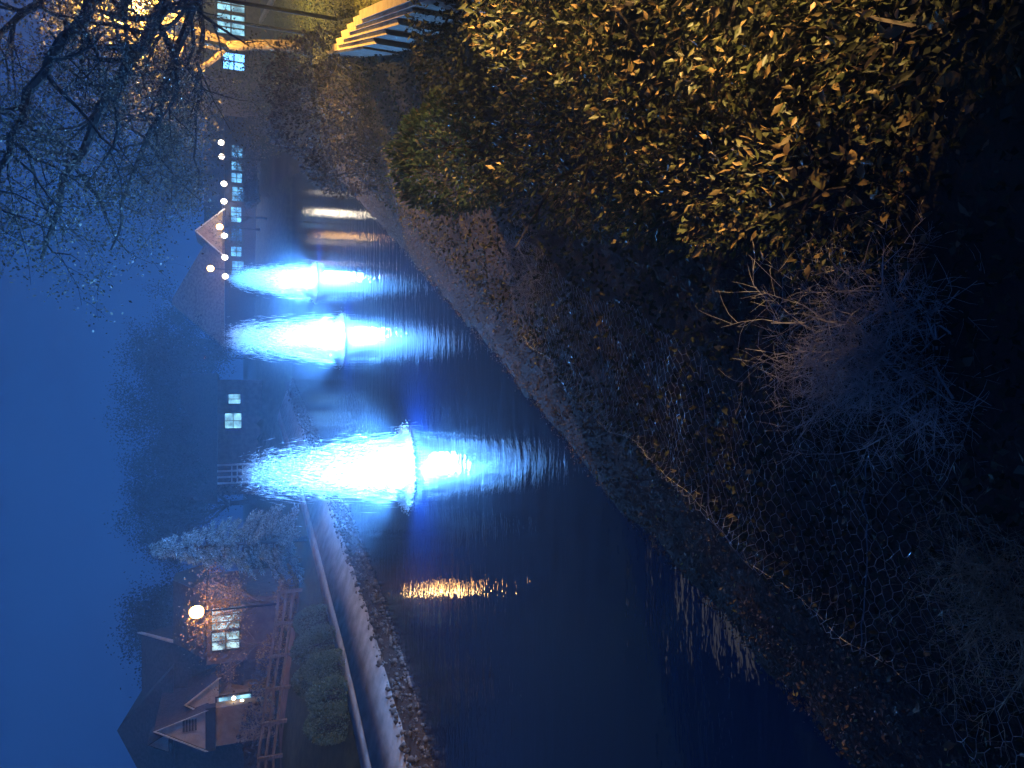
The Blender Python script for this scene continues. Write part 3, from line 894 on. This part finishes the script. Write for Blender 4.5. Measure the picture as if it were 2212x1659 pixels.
# ------------------------------------------------------------------ trees
class Tree:
    def __init__(s, seed):
        s.r = random.Random(seed)
        s.mb = MB()
        s.tips = []
    def branch(s, p, d, L, r, depth, sides=5, wig=0.18, up=0.06, kids=(3, 5), spread=0.8, taper=0.35, bend=None, minr=0.004):
        rr = s.r
        segs = max(3, int(L / 0.35)) if depth > 1 else 3
        segs = min(segs, 9)
        pts, rad = [p.copy()], [r]
        d = d.normalized()
        for i in range(segs):
            d = (d + Vector((rr.gauss(0, wig), rr.gauss(0, wig), rr.gauss(0, wig) + up))).normalized()
            if bend: d = (d + bend).normalized()
            p = p + d * (L / segs)
            pts.append(p.copy()); rad.append(r * (1 - (1 - taper) * (i + 1) / segs))
        s.mb.tube(pts, rad, sides if depth > 1 else 3)
        if depth <= 1:
            s.tips += pts[1:]
        if depth > 0:
            for k in range(rr.randint(*kids)):
                f = rr.uniform(0.25, 1.0)
                i = min(int(f * segs), segs - 1)
                q = pts[i].lerp(pts[i + 1], f * segs - i)
                dd = (pts[i + 1] - pts[i]).normalized()
                side = Vector((rr.gauss(0, 1), rr.gauss(0, 1), rr.gauss(0, 0.7)))
                side = (side - dd * side.dot(dd)).normalized()
                nd = dd * (1 - spread * 0.5) + side * spread
                s.branch(q, nd, L * rr.uniform(0.45, 0.72), max(rad[i] * rr.uniform(0.4, 0.62), minr), depth - 1, sides, wig, up, kids, spread, taper, None, minr)
def make_tree(name, label, x, y, H, trunk_r, seed, leafmat, bark, crown_frac=0.35, depth=3, kids=(3, 5), limbs=5, leaves=3000, leaf=0.09, lean=(0, 0), spread=0.8, limb_len=0.5, group=None, jitter=0.25, cat='tree'):
    z = gz(x, y)
    root = empty(name, (x, y, z - 0.05))
    tag(root, label, cat, group)
    t = Tree(seed)
    rr = t.r
    th = H * crown_frac
    pts = [Vector((0, 0, 0)), Vector((0.05, 0, th * 0.3)), Vector((lean[0] * 0.4, lean[1] * 0.4, th * 0.7)), Vector((lean[0], lean[1], th))]
    MB().tube(pts, [trunk_r * 1.25, trunk_r, trunk_r * 0.9, trunk_r * 0.82], 9).build('trunk', bark, root, True)
    for k in range(limbs):
        a = 2 * math.pi * k / limbs + rr.uniform(-0.4, 0.4)
        el = rr.uniform(0.5, 1.25)
        d = Vector((math.cos(a) * math.cos(el) + lean[0] * 0.15, math.sin(a) * math.cos(el) + lean[1] * 0.15, math.sin(el)))
        t.branch(pts[-1] - Vector((0, 0, rr.uniform(0, th * 0.15))), d, H * limb_len * rr.uniform(0.75, 1.1), trunk_r * 0.55, depth, 5, 0.14, 0.05, kids, spread)
    br = t.mb.build('branches', bark, root)
    tips = np.array([p[:] for p in t.tips])
    if leaves and len(tips):
        g = np.random.default_rng(seed)
        pos = tips[g.integers(len(tips), size=leaves)] + g.normal(size=(leaves, 3)) * jitter
        leaf_mesh('crown', pos, leaf * (0.6 + 0.8 * g.random(leaves)), leafmat, root, up=0.0, aspect=0.6)['kind'] = 'stuff'
    return root
# tree with the orange lit trunk at the right
tx = on_y(560, 92, 26.5)
make_tree('shade_tree', 'tree with orange lit forked trunk standing by the road at the right', tx.x, tx.y, 9.5, 0.19, 21, M['leaf_tree'], M['bark'], 0.30, 3, (4, 6), 6, 9000, 0.13, (-0.3, 0), 0.85, 0.42)
# nearer tree out of frame whose boughs reach over the pond
bt = empty('overhanging_tree', (11.6, 18.0, gz(11.6, 18.0) - 0.05))
tag(bt, 'large dark tree whose leafy boughs reach in from the upper right', 'tree')
bz_ = bt.location.z
MB().tube([(0, 0, 0), (0, 0, 1.2), (-0.2, 0, 2.6), (-0.5, 0, 3.6)], [0.42, 0.33, 0.29, 0.26], 10).build('trunk', M['bark_dark'], bt, True)
tr = Tree(5)
def bough(pts, r0, kidn, L):
    P_ = [Vector(p) - bt.location for p in pts]
    n_ = len(P_)
    fine, rad = [], []
    for i in range(n_ - 1):
        for k in range(4):
            fine.append(P_[i].lerp(P_[i + 1], k / 4) + Vector((tr.r.gauss(0, .05), tr.r.gauss(0, .05), tr.r.gauss(0, .05))))
    fine.append(P_[-1])
    rad = [r0 * (1 - 0.8 * i / (len(fine) - 1)) for i in range(len(fine))]
    tr.mb.tube(fine, rad, 6)
    for k in range(kidn):
        i = tr.r.randint(2, len(fine) - 2)
        d = (fine[i + 1] - fine[i]).normalized()
        side = Vector((tr.r.gauss(0, 1), tr.r.gauss(0, 1), tr.r.gauss(0.1, 0.9)))
        side = (side - d * side.dot(d)).normalized()
        tr.branch(fine[i], d * 0.5 + side * 0.8, L * tr.r.uniform(0.6, 1.2), max(rad[i] * 0.5, 0.012), 2, 4, 0.2, 0.0, (3, 5), 0.85)
Yt = 18.0
bough([(11.1, 18, bz_ + 3.6)] + [tuple(on_y(a, b_, c)) for a, b_, c in ((352, 5, 18), (290, 130, 17.6), (188, 290, 17), (130, 420, 16.6), (90, 560, 16.4))], 0.17, 26, 1.9)
bough([(11.1, 18, bz_ + 3.3)] + [tuple(on_y(a, b_, c)) for a, b_, c in ((420, 0, 18), (380, 120, 18.4), (330, 260, 19), (280, 400, 19.5), (240, 540, 20))], 0.13, 24, 1.8)
bough([(11.1, 18, bz_ + 3.6)] + [tuple(on_y(a, b_, c)) for a, b_, c in ((250, -40, 17), (160, 60, 16.5), (70, 200, 16), (10, 330, 15.5), (-40, 480, 15))], 0.16, 24, 1.9)
bough([(11.1, 18, bz_ + 3.6)] + [tuple(on_y(a, b_, c)) for a, b_, c in ((150, -60, 18), (60, 20, 18), (-60, 120, 18))], 0.16, 12, 2.0)
bough([(11.1, 18, bz_ + 3.0)] + [tuple(on_y(a, b_, c)) for a, b_, c in ((440, 40, 20), (430, 150, 20.5), (420, 280, 21), (430, 400, 21.5))], 0.09, 16, 1.3)
tr.mb.build('branches', M['bark_dark'], bt)
tips = np.array([p[:] for p in tr.tips])
g = np.random.default_rng(3)
nl = 44000
pos = tips[g.integers(len(tips), size=nl)] + g.normal(size=(nl, 3)) * 0.16
leaf_mesh('crown', pos, 0.06 * (0.5 + 0.9 * g.random(nl)), M['leaf_tree'], bt, up=-0.2, aspect=0.6)['kind'] = 'stuff'

# trees round the far shore and behind the houses
far = [
    ('tall dark tree left of the beacon mast, behind the pond', 745, 74, 0.0, 11.5, 31),
    ('broad dark tree behind the nearest fountain jet', 900, 70, 0.0, 12.0, 32),
    ('dark round tree behind the porch house', 1000, 72, 0.0, 12.5, 33),
    ('dark tree at the left end of the porch house', 1085, 66, 0.0, 10.5, 34),
    ('spreading tree behind the shop at the far right shore', 400, 80, 0.0, 12.5, 36),
    ('tree between the shop and the yellow lit building', 250, 74, 0.0, 12.0, 37),
    ('tall tree behind the roof of the brown house', 1330, 56, 0.0, 9.5, 38),
]
for lab, yd, Y, _, H, sd_ in far:
    p = on_y(540, yd, Y)
    make_tree('shade_tree', lab, p.x, p.y, H, 0.22, sd_, M['leaf_far'], M['bark_dark'], 0.22, 2, (4, 6), 7, 24000, 0.17, (0, 0), 0.85, 0.5, 'trees around the far shore', 0.42)
# bare lit tree beside the left street lamp, and small shrubs
pl = on_y(540, 1300, 34.5)
make_tree('bare_tree', 'thin autumn tree with orange lit leaves around the left street lamp', pl.x, pl.y, 4.9, 0.09, 51, M['leaf_orange'], M['bark'], 0.3, 3, (3, 5), 6, 1600, 0.10, (0, 0), 0.8, 0.42)
pl = on_y(560, 1390, 35.0)
make_tree('bare_tree', 'thin bare tree in front of the lit windows of the brown house', pl.x, pl.y, 4.3, 0.07, 52, M['leaf_orange'], M['bark'], 0.3, 3, (3, 5), 5, 500, 0.09, (0, 0), 0.8, 0.42)

# blue spruce lit by the fountains
sp = on_y(600, 1168, 33)
spr = empty('spruce_tree', (sp.x, sp.y, gz(sp.x, sp.y)))
tag(spr, 'pale blue spruce with drooping tiers lit by the fountain light', 'tree')
SH = on_y(317, 1180, 33).z - spr.location.z
MB().tube([(0, 0, 0), (0, 0, SH)], [0.12, 0.015], 7).build('trunk', M['bark_dark'], spr)
g = np.random.default_rng(9)
sb = MB(); pos = []; outd = []
for k in range(150):
    f = (k + g.random()) / 150
    z = 0.6 + (SH - 0.7) * f
    L = (1.62 * (1 - f) ** 0.85 + 0.10) * (0.75 + 0.45 * g.random())
    a = g.random() * 2 * math.pi
    d = np.array([math.cos(a), math.sin(a)])
    ptsb = []
    for s_ in np.linspace(0, 1, 5):
        ptsb.append((d[0] * L * s_, d[1] * L * s_, z + 0.22 * L * s_ - 0.42 * L * s_ ** 2))
    sb.tube(ptsb, [0.018, 0.014, 0.011, 0.008, 0.004], 3)
    npt = int(50 + 130 * L)
    s_ = 0.2 + 0.8 * g.random(npt) ** 0.7
    pp = np.stack([d[0] * L * s_, d[1] * L * s_, z + 0.22 * L * s_ - 0.42 * L * s_ ** 2], 1)
    pp += g.normal(size=(npt, 3)) * np.array([0.05, 0.05, 0.03]) - np.array([0, 0, 0.05]) * g.random((npt, 1)) * 2
    pos.append(pp); outd.append(np.repeat([[d[0] * 0.8, d[1] * 0.8, -0.7]], npt, 0))
sb.build('branches', M['bark_dark'], spr)
pos = np.concatenate(pos); outd = np.concatenate(outd)
leaf_mesh('foliage', pos, 0.13 * (0.6 + 0.8 * g.random(len(pos))), M['needle'], spr, outd, 0, 0.3)['kind'] = 'stuff'

# ------------------------------------------------------------------ shrubs
def shrub(name, label, lobes, n, size, mat, seed, aspect=0.45, up=0.3, lump=0.18, inner=0.72, group=None, stems=14, tint=None, nsingle=0, cat='shrub'):
    cx = sum(l[0] for l in lobes) / len(lobes); cy = sum(l[1] for l in lobes) / len(lobes)
    zg = gz(cx, cy) - 0.05
    root = empty(name, (cx, cy, zg))
    tag(root, label, cat, group)
    loc = np.array([cx, cy, zg])
    pts, out = lobes_points(lobes, n, inner, lump, seed)
    pts = pts - loc
    keep = pts[:, 2] > -0.1 + (height(pts[:, :2] + loc[:2]) - zg)
    pts, out = pts[keep], out[keep]
    g = np.random.default_rng(seed)
    t = MB()
    r_ = random.Random(seed)
    for k in range(stems):
        l = lobes[r_.randrange(len(lobes))]
        a = Vector((l[0] - cx + r_.gauss(0, .12), l[1] - cy + r_.gauss(0, .12), gz(l[0], l[1]) - zg - 0.05))
        d = Vector((r_.gauss(0, 1) * l[3], r_.gauss(0, 1) * l[4], abs(r_.gauss(0.7, .5)) * l[5])) * 0.6
        e = Vector((l[0] - cx, l[1] - cy, l[2] - zg)) + d
        mid = a.lerp(e, 0.5) + Vector((r_.gauss(0, .06), r_.gauss(0, .06), 0.08))
        t.tube([a, mid, e], [0.018, 0.012, 0.004], 4)
    t.build('stems', M['bark_dark'], root)
    sz = size * (0.4 + 1.15 * g.random(len(pts)) ** 1.4)
    tn = g.random(len(pts)) if tint is None else tint(g, pts + loc)
    if nsingle:
        # the leaves that show largest, each a piece of its own
        far_ = np.linalg.norm(pts + loc - np.array([0, 0, CAM_H]), axis=1)
        face = ((np.array([0, 0, CAM_H]) - pts - loc) * out).sum(1) / far_
        ok = np.argsort(far_ - 3 * np.clip(face, 0, 0.6) + 50 * (far_ < 2.7))[:nsingle * 5]
        ok = g.choice(ok, nsingle, replace=False)
        rest = np.ones(len(pts), bool); rest[ok] = False
        shapes = []
        for q in range(10):
            v = np.array([(0, 0, 0), (0.22, 0.16, 0.05), (0.5, 0.22, 0.06), (0.78, 0.14, 0.02), (1, 0, -0.06), (0.78, -0.14, 0.02), (0.5, -0.22, 0.06), (0.22, -0.16, 0.05), (0.5, 0, 0.0)])
            v[:, 2] += -0.12 * q / 10 * v[:, 0] ** 2
            v[:, 1] *= 0.8 + 0.05 * q
            tri = np.array([(8, i, (i + 1) % 8) for i in range(8)])
            o = np_mesh('leaf', v, tri, mat, None, np.full(9, 0.3 + 0.07 * q))
            shapes.append(o.data)
            bpy.data.objects.remove(o)
        for k in ok:
            o = link('leaf', shapes[g.integers(10)], None, root)
            d = Vector(out[k]) * 0.7 + Vector(g.normal(size=3)) * 0.6 + Vector((0, 0, 0.2))
            d.normalize()
            o.location = pts[k] + np.array(out[k]) * 0.015
            o.rotation_euler = (d.to_track_quat('X', 'Z').to_matrix() @ Matrix.Rotation(g.normal() * 0.7, 3, 'X')).to_euler()
            o.scale = (sz[k] * 1.2, sz[k] * (0.9 + 0.5 * g.random()), sz[k] * 1.2)
        pts, out, sz, tn = pts[rest], out[rest], sz[rest], tn[rest]
    leaf_mesh('foliage', pts, sz, mat, root, out, up, aspect, tn)['kind'] = 'stuff'
    return root
# the big leafy evergreen near the camera
L4 = [(1.95, 5.15, 1.35, 0.75, 0.85, 0.85), (2.45, 4.1, 1.45, 1.05, 1.05, 1.0), (2.35, 3.05, 1.4, 0.95, 0.9, 0.85), (3.6, 4.7, 1.6, 1.3, 1.2, 1.1), (1.55, 4.35, 1.05, 0.6, 0.7, 0.6), (3.4, 3.2, 1.6, 1.2, 1.0, 1.05), (2.9, 2.3, 1.5, 0.9, 0.7, 0.75), (1.5, 2.05, 1.3, 0.5, 0.5, 0.55), (0.98, 2.85, 1.2, 0.45, 0.5, 0.5), (1.25, 3.5, 1.2, 0.5, 0.6, 0.5), (1.75, 2.55, 1.15, 0.6, 0.55, 0.55)]
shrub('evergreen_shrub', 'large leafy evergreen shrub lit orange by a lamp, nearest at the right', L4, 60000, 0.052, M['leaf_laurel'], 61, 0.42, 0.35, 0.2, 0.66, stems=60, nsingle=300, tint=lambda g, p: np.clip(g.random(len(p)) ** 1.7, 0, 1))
L3 = [(4.4, 8.1, 1.35, 1.3, 1.1, 0.85), (3.5, 7.4, 1.2, 0.8, 0.9, 0.7), (5.8, 8.6, 1.2, 1.5, 1.0, 0.7), (4.6, 6.6, 1.4, 1.2, 1.0, 0.8)]
shrub('hedge_shrub', 'dark small leaved hedge between the stone steps and the big evergreen', L3, 16000, 0.055, M['leaf_ivy'], 62, 0.55, 0.3, 0.18, 0.75, stems=30)
b1 = on_z(690, 245, 2.1)
L1 = [(b1.x - 0.2, b1.y, 1.9, 1.15, 1.2, 1.25), (b1.x + 0.9, b1.y + 0.4, 1.9, 1.1, 1.2, 1.3), (b1.x - 1.0, b1.y + 0.2, 1.45, 0.75, 0.9, 0.9), (b1.x + 0.3, b1.y - 0.6, 1.4, 1.0, 0.9, 0.9)]
shrub('round_shrub', 'large rounded purple grey shrub on the right bank above the water', L1, 15000, 0.075, M['leaf_purple'], 63, 0.55, 0.2, 0.14, 0.74, stems=26)
b2 = on_z(955, 345, 1.6)
L2 = [(b2.x, b2.y, 1.45, 0.6, 0.6, 0.8), (b2.x + 0.35, b2.y + 0.1, 1.4, 0.5, 0.5, 0.6)]
shrub('dome_shrub', 'small green dome shaped shrub below the purple grey shrub', L2, 9000, 0.07, M['leaf_dome'], 64, 0.4, 0.8, 0.1, 0.8, stems=10)
for i, (xd, yd, lab) in enumerate(((708, 1323, 'clipped round boxwood farthest along the left kerb'), (722, 1369, 'second clipped round boxwood along the left kerb from the far end'), (739, 1423, 'middle clipped round boxwood along the left kerb'),
                                   (748, 1482, 'fourth clipped round boxwood along the left kerb from the far end'), (752, 1540, 'clipped round boxwood nearest the left corner of the picture'), (700, 1385, 'clipped boxwood behind the second one of the kerb row'), (712, 1450, 'clipped boxwood behind the middle one of the kerb row'))):
    p = on_z(xd, yd, 0.95 if i < 5 else 1.1)
    p = p + Vector((-0.35, 0.3, 0))
    s_ = 0.52 if i < 5 else 0.56
    zz = gz(p.x, p.y)
    shrub('boxwood', lab, [(p.x, p.y, zz + 0.38, s_, s_, 0.74)], 5500, 0.055, M['leaf_box'], 70 + i, 0.6, 0.3, 0.05, 0.86, group='clipped boxwoods along the left kerb', stems=5)
for i, (xd, yd, Y, s_, lab, mt) in enumerate(((585, 1262, 33, 0.55, 'orange leaved shrub beside the spruce', 'leaf_orange'), (560, 1300, 32.8, 0.6, 'orange lit shrub under the left street lamp', 'leaf_orange'), (580, 1340, 32.5, 0.5, 'low orange shrub in front of the lit windows', 'leaf_orange'),
                                              (545, 1420, 34, 0.7, 'shrub lit orange before the brown roof of the house', 'leaf_orange'), (520, 1590, 34, 1.1, 'dark shrub under the pale gable of the house', 'leaf_purple'), (560, 1470, 33.5, 0.8, 'dark shrub before the entrance of the house', 'leaf_purple'))):
    p = on_y(xd, yd, Y)
    zz = gz(p.x, p.y)
    shrub('garden_shrub', lab, [(p.x, p.y, zz + s_ * 0.7, s_, s_, s_ * 0.9), (p.x + s_ * 0.7, p.y + 0.1, zz + s_ * 0.5, s_ * 0.7, s_ * 0.7, s_ * 0.7)], 1300, 0.10, M[mt], 80 + i, 0.55, 0.2, 0.2, 0.5, group='garden shrubs by the house', stems=8)
for i, (xd, yd, Y, s_, lab, mt) in enumerate(((545, 185, 44, 1.5, 'shrub by the road in front of the blue screens', 'leaf_tree'), (548, 240, 46, 1.3, 'shrub by the road left of the blue screens', 'leaf_purple'), (545, 290, 50, 1.4, 'shrub on the far shore near the right end of the shop', 'leaf_tree'),
                                              (545, 345, 60, 1.2, 'low shrub under the right windows of the shop', 'leaf_purple'), (540, 420, 62, 0.9, 'low shrub under the middle windows of the shop', 'leaf_far'))):
    p = on_y(xd, yd, Y)
    zz = gz(p.x, p.y)
    shrub('roadside_shrub', lab, [(p.x, p.y, zz + s_ * 0.7, s_, s_, s_ * 0.9), (p.x + s_ * 0.8, p.y + 0.2, zz + s_ * 0.5, s_ * 0.8, s_ * 0.7, s_ * 0.7)], 2200, 0.15, M[mt], 120 + i, 0.55, 0.2, 0.25, 0.5, group='shrubs along the far road', stems=10)
for i, (yd, Y, H) in enumerate(((345, 60, 5.5), (470, 61, 5.0))):
    p = on_y(540, yd, Y)
    make_tree('bare_tree', ['thin bare tree before the right windows of the shop', 'thin bare tree before the middle windows of the shop'][i], p.x, p.y, H, 0.08, 140 + i, M['leaf_far'], M['bark_dark'], 0.3, 3, (3, 5), 5, 900, 0.10, (0, 0), 0.8, 0.42)
# bare twiggy bushes close to the camera
def twig_bush(name, label, x, y, rad, h, n, seed, mat, leaves=0, bias=(0, 0)):
    zg = gz(x, y)
    root = empty(name, (x, y, zg))
    tag(root, label, 'bush')
    t = Tree(seed)
    for k in range(n):
        a = t.r.uniform(0, 2 * math.pi); el = t.r.uniform(0.15, 1.3)
        d = Vector((math.cos(a) * math.cos(el) + bias[0], math.sin(a) * math.cos(el) + bias[1], math.sin(el)))
        L = rad * t.r.uniform(0.6, 1.15) * (1 + 0.3 * math.sin(el) * (h / rad - 1))
        t.branch(Vector((t.r.gauss(0, rad * .34), t.r.gauss(0, rad * .34), -0.02)), d, L * t.r.uniform(0.6, 1.0), t.r.choice((0.003, 0.0036, 0.0065)), 2, 3, 0.22, -0.01, (4, 6), 0.85, 0.4, minr=0.0012)
    t.mb.build('twigs', mat, root)
    if leaves:
        g = np.random.default_rng(seed)
        tips = np.array([p[:] for p in t.tips])
        c = tips[np.argmax(tips[:, 0] - tips[:, 1] * 0.3)]
        pos = c * 0.85 + g.normal(size=(leaves, 3)) * 0.09
        leaf_mesh('dry_leaves', pos, 0.04 * (0.6 + 0.8 * g.random(leaves)), M['leaf_orange'], root, up=0)['kind'] = 'stuff'
    return root
q1 = on_z(1850, 745, 1.15)
twig_bush('twig_bush', 'bare twiggy bush with a cluster of yellow leaves in front of the evergreen', q1.x, q1.y, 0.50, 0.55, 125, 91, M['twig_grey'], 70)
q2 = on_z(2130, 1280, 0.95)
twig_bush('twig_bush', 'bare brown twiggy bush lit orange at the lower edge of the bank', q2.x, q2.y, 0.42, 0.45, 80, 92, M['twig'])
q3 = on_z(1140, 620, 0.75)
twig_bush('twig_bush', 'thin pale dry bush at the edge of the wire netting', q3.x, q3.y, 0.5, 0.5, 30, 93, M['twig_grey'])

# ------------------------------------------------------------------ leaf litter, ivy and netting on the right bank
Rr = resample(RIGHT, 0.05)
tR = np.gradient(Rr, axis=0); tR /= np.linalg.norm(tR, axis=1)[:, None]
nR = np.stack([tR[:, 1], -tR[:, 0]], 1)
def bank_points(n, d0, d1, y0, y1, g, pw=1.0):
    idx = np.where((Rr[:, 1] > y0) & (Rr[:, 1] < y1))[0]
    # denser towards the camera
    wgt = 1.0 / (2.0 + np.abs(Rr[idx, 1])) ** pw
    k = g.choice(idx, size=n, p=wgt / wgt.sum())
    d = d0 + (d1 - d0) * g.random(n)
    p = Rr[k] + nR[k] * d[:, None] + g.normal(size=(n, 2)) * 0.03
    return np.column_stack([p, height(p)])
g = np.random.default_rng(101)
p_ = bank_points(34000, -0.08, 1.25, -2, 40, g, 1.0)
p_[:, 2] = np.maximum(p_[:, 2], 0.0) + 0.012 + 0.03 * g.random(len(p_))
tag(leaf_mesh('leaf_litter', p_, 0.036 * (0.4 + 1.0 * g.random(len(p_))), M['litter'], None, None, 0.25, 0.5, flat=0.55), 'brown fallen leaves on the strip between the water and the netting', 'leaf litter', kind='stuff')
p_ = bank_points(62000, 1.0, 6.5, -3, 32, g, 1.0)
p_[:, 2] += 0.02 + 0.16 * g.random(len(p_)) * np.clip(g.random(len(p_)) * 1.5, 0, 1)
tag(leaf_mesh('ivy', p_, 0.05 * (0.5 + 1.0 * g.random(len(p_))), M['leaf_ivy'], None, None, 0.4, 0.65, flat=0.3), 'dark ivy covering the slope above the netting', 'ivy', kind='stuff')
# grass on the lawn at the right
gx = np.column_stack([rng.uniform(8, 20, 30000), rng.uniform(13, 40, 30000)])
ds, sd2 = shore(gx)
gx = gx[(~inside(gx)) & (ds > 4.5)]
gp = np.column_stack([gx, height(gx)])
tag(leaf_mesh('grass', gp, 0.09 * (0.6 + 0.8 * rng.random(len(gp))), M['blade'], None, None, 1.6, 0.12), 'short lawn grass beside the steps and the road', 'grass', kind='stuff')

# hexagonal wire netting lying on the slope
rows, cols = 17, 120
cw, ch = 0.082, 0.078
net = MB()
Rn = resample(RIGHT, 0.01)
sN = np.arange(len(Rn)) * 0.01
tN = np.gradient(Rn, axis=0); tN /= np.linalg.norm(tN, axis=1)[:, None]
kk = max(1, 60)
tN = np.stack([np.convolve(np.pad(tN[:, i], kk, mode='edge'), np.ones(2 * kk + 1) / (2 * kk + 1), 'valid') for i in (0, 1)], 1)
s_start = float(sN[np.argmin(np.abs(Rn[:, 1] - 0.3))])
def net_pt(s, d):
    s = s_start + s
    i = int(np.clip(s / 0.01, 0, len(Rn) - 1))
    p = Rn[i]; nrm = np.array([tN[i, 1], -tN[i, 0]])
    return p + nrm * d
edges, keys, pts2 = [], {}, []
def vid(i, j):
    if (i, j) not in keys:
        keys[(i, j)] = len(pts2)
        # i: zigzag column along the bank, j: row inland
        s = i * cw * 0.5
        zig = (0.25 if (i + j) % 2 == 0 else -0.25) * ch
        d = 1.12 + j * ch + zig
        s += random.gauss(0, 0.005); d += random.gauss(0, 0.005)
        d += 0.07 * math.sin(s * 2.3) + 0.04 * math.sin(s * 5.9 + 1)
        pts2.append((s, d))
    return keys[(i, j)]
for j in range(rows):
    for i in range(cols * 2):
        edges.append((vid(i, j), vid(i + 1, j)))
        if (i + j) % 2 == 0 and j < rows - 1:
            edges.append((vid(i, j), vid(i, j + 1)))
XY = np.array([net_pt(s, d) for s, d in pts2])
ZZ = height(XY) + 0.06 + 0.05 * np.sin(np.array([p[0] for p in pts2]) * 3.1) ** 2 + 0.10 * np.exp(-((np.array([p[1] for p in pts2]) - 1.12) / 0.10) ** 2)
P3 = np.column_stack([XY, ZZ])
E = np.array(edges)
far_y = P3[E[:, 0], 1] < 10.5
E = E[far_y]
A, Bv = P3[E[:, 0]], P3[E[:, 1]]
ax = unit(Bv - A)
e1 = unit(np.cross(ax, np.array([[0.3, 0.2, 1.0]]))); e2 = np.cross(ax, e1)
wr = 0.0021
vs = []
for base_ in (A, Bv):
    for k in range(3):
        an = 2 * np.pi * k / 3
        vs.append(base_ + (e1 * math.cos(an) + e2 * math.sin(an)) * wr)
v = np.stack(vs, 1).reshape(-1, 3)
i = np.arange(len(E))[:, None] * 6
qd = np.concatenate([i + np.array([[k, (k + 1) % 3, 3 + (k + 1) % 3, 3 + k]]) for k in range(3)], 1).reshape(-1, 4)
nt_ = empty('wire_netting', (float(XY[0, 0]), float(XY[0, 1]), 0))
tag(nt_, 'hexagonal wire netting lying over the dark slope beside the water', 'netting')
o = np_mesh('mesh_wire', v - np.array([XY[0, 0], XY[0, 1], 0]), qd, M['wire'], nt_)
# folded selvedge wires
for dd in (1.08,):
    pts_ = []
    for s in np.arange(0.1, 9.6, 0.08):
        p = net_pt(s, dd + 0.07 * math.sin(s * 2.3) + 0.04 * math.sin(s * 5.9 + 1))
        if p[1] > 10.5: break
        pts_.append((p[0] - XY[0, 0], p[1] - XY[0, 1], float(height([p])[0]) + 0.10 + random.gauss(0, 0.008)))
    MB().tube(pts_, 0.0022, 4).build('edge_wire', M['wire'], nt_)
for s in (2.1, 3.6, 5.2, 7.0):
    pts_ = []
    for dd in np.arange(1.1, 2.5, 0.1):
        p = net_pt(s + 0.05 * (dd - 1.1), dd)
        pts_.append((p[0] - XY[0, 0], p[1] - XY[0, 1], float(height([p])[0]) + 0.1 + random.gauss(0, 0.006)))
    MB().tube(pts_, 0.0045, 4).build('tie_wire', M['wire'], nt_)

# ------------------------------------------------------------------ haze added to spread the fountains' blue glow
hz_ = MB().box((-145, -20, -3), (145, 145, 22)).build('haze', None)
hm = bpy.data.materials.new('glow_haze')
hm.use_nodes = True
hn = hm.node_tree
hn.nodes.clear()
ho = hn.nodes.new('ShaderNodeOutputMaterial')
hv = hn.nodes.new('ShaderNodeVolumePrincipled')
hv.inputs['Color'].default_value = (0.55, 0.76, 1.0, 1)
hv.inputs['Density'].default_value = 0.0027
hv.inputs['Anisotropy'].default_value = 0.2
hv.inputs['Density Attribute'].default_value = ''
hm.cycles.homogeneous_volume = True
hn.links.new(hv.outputs[0], ho.inputs['Volume'])
hz_.data.materials.append(hm)
tag(hz_, 'thin haze added over the pond to spread the fountain glow', 'haze', kind='stuff')
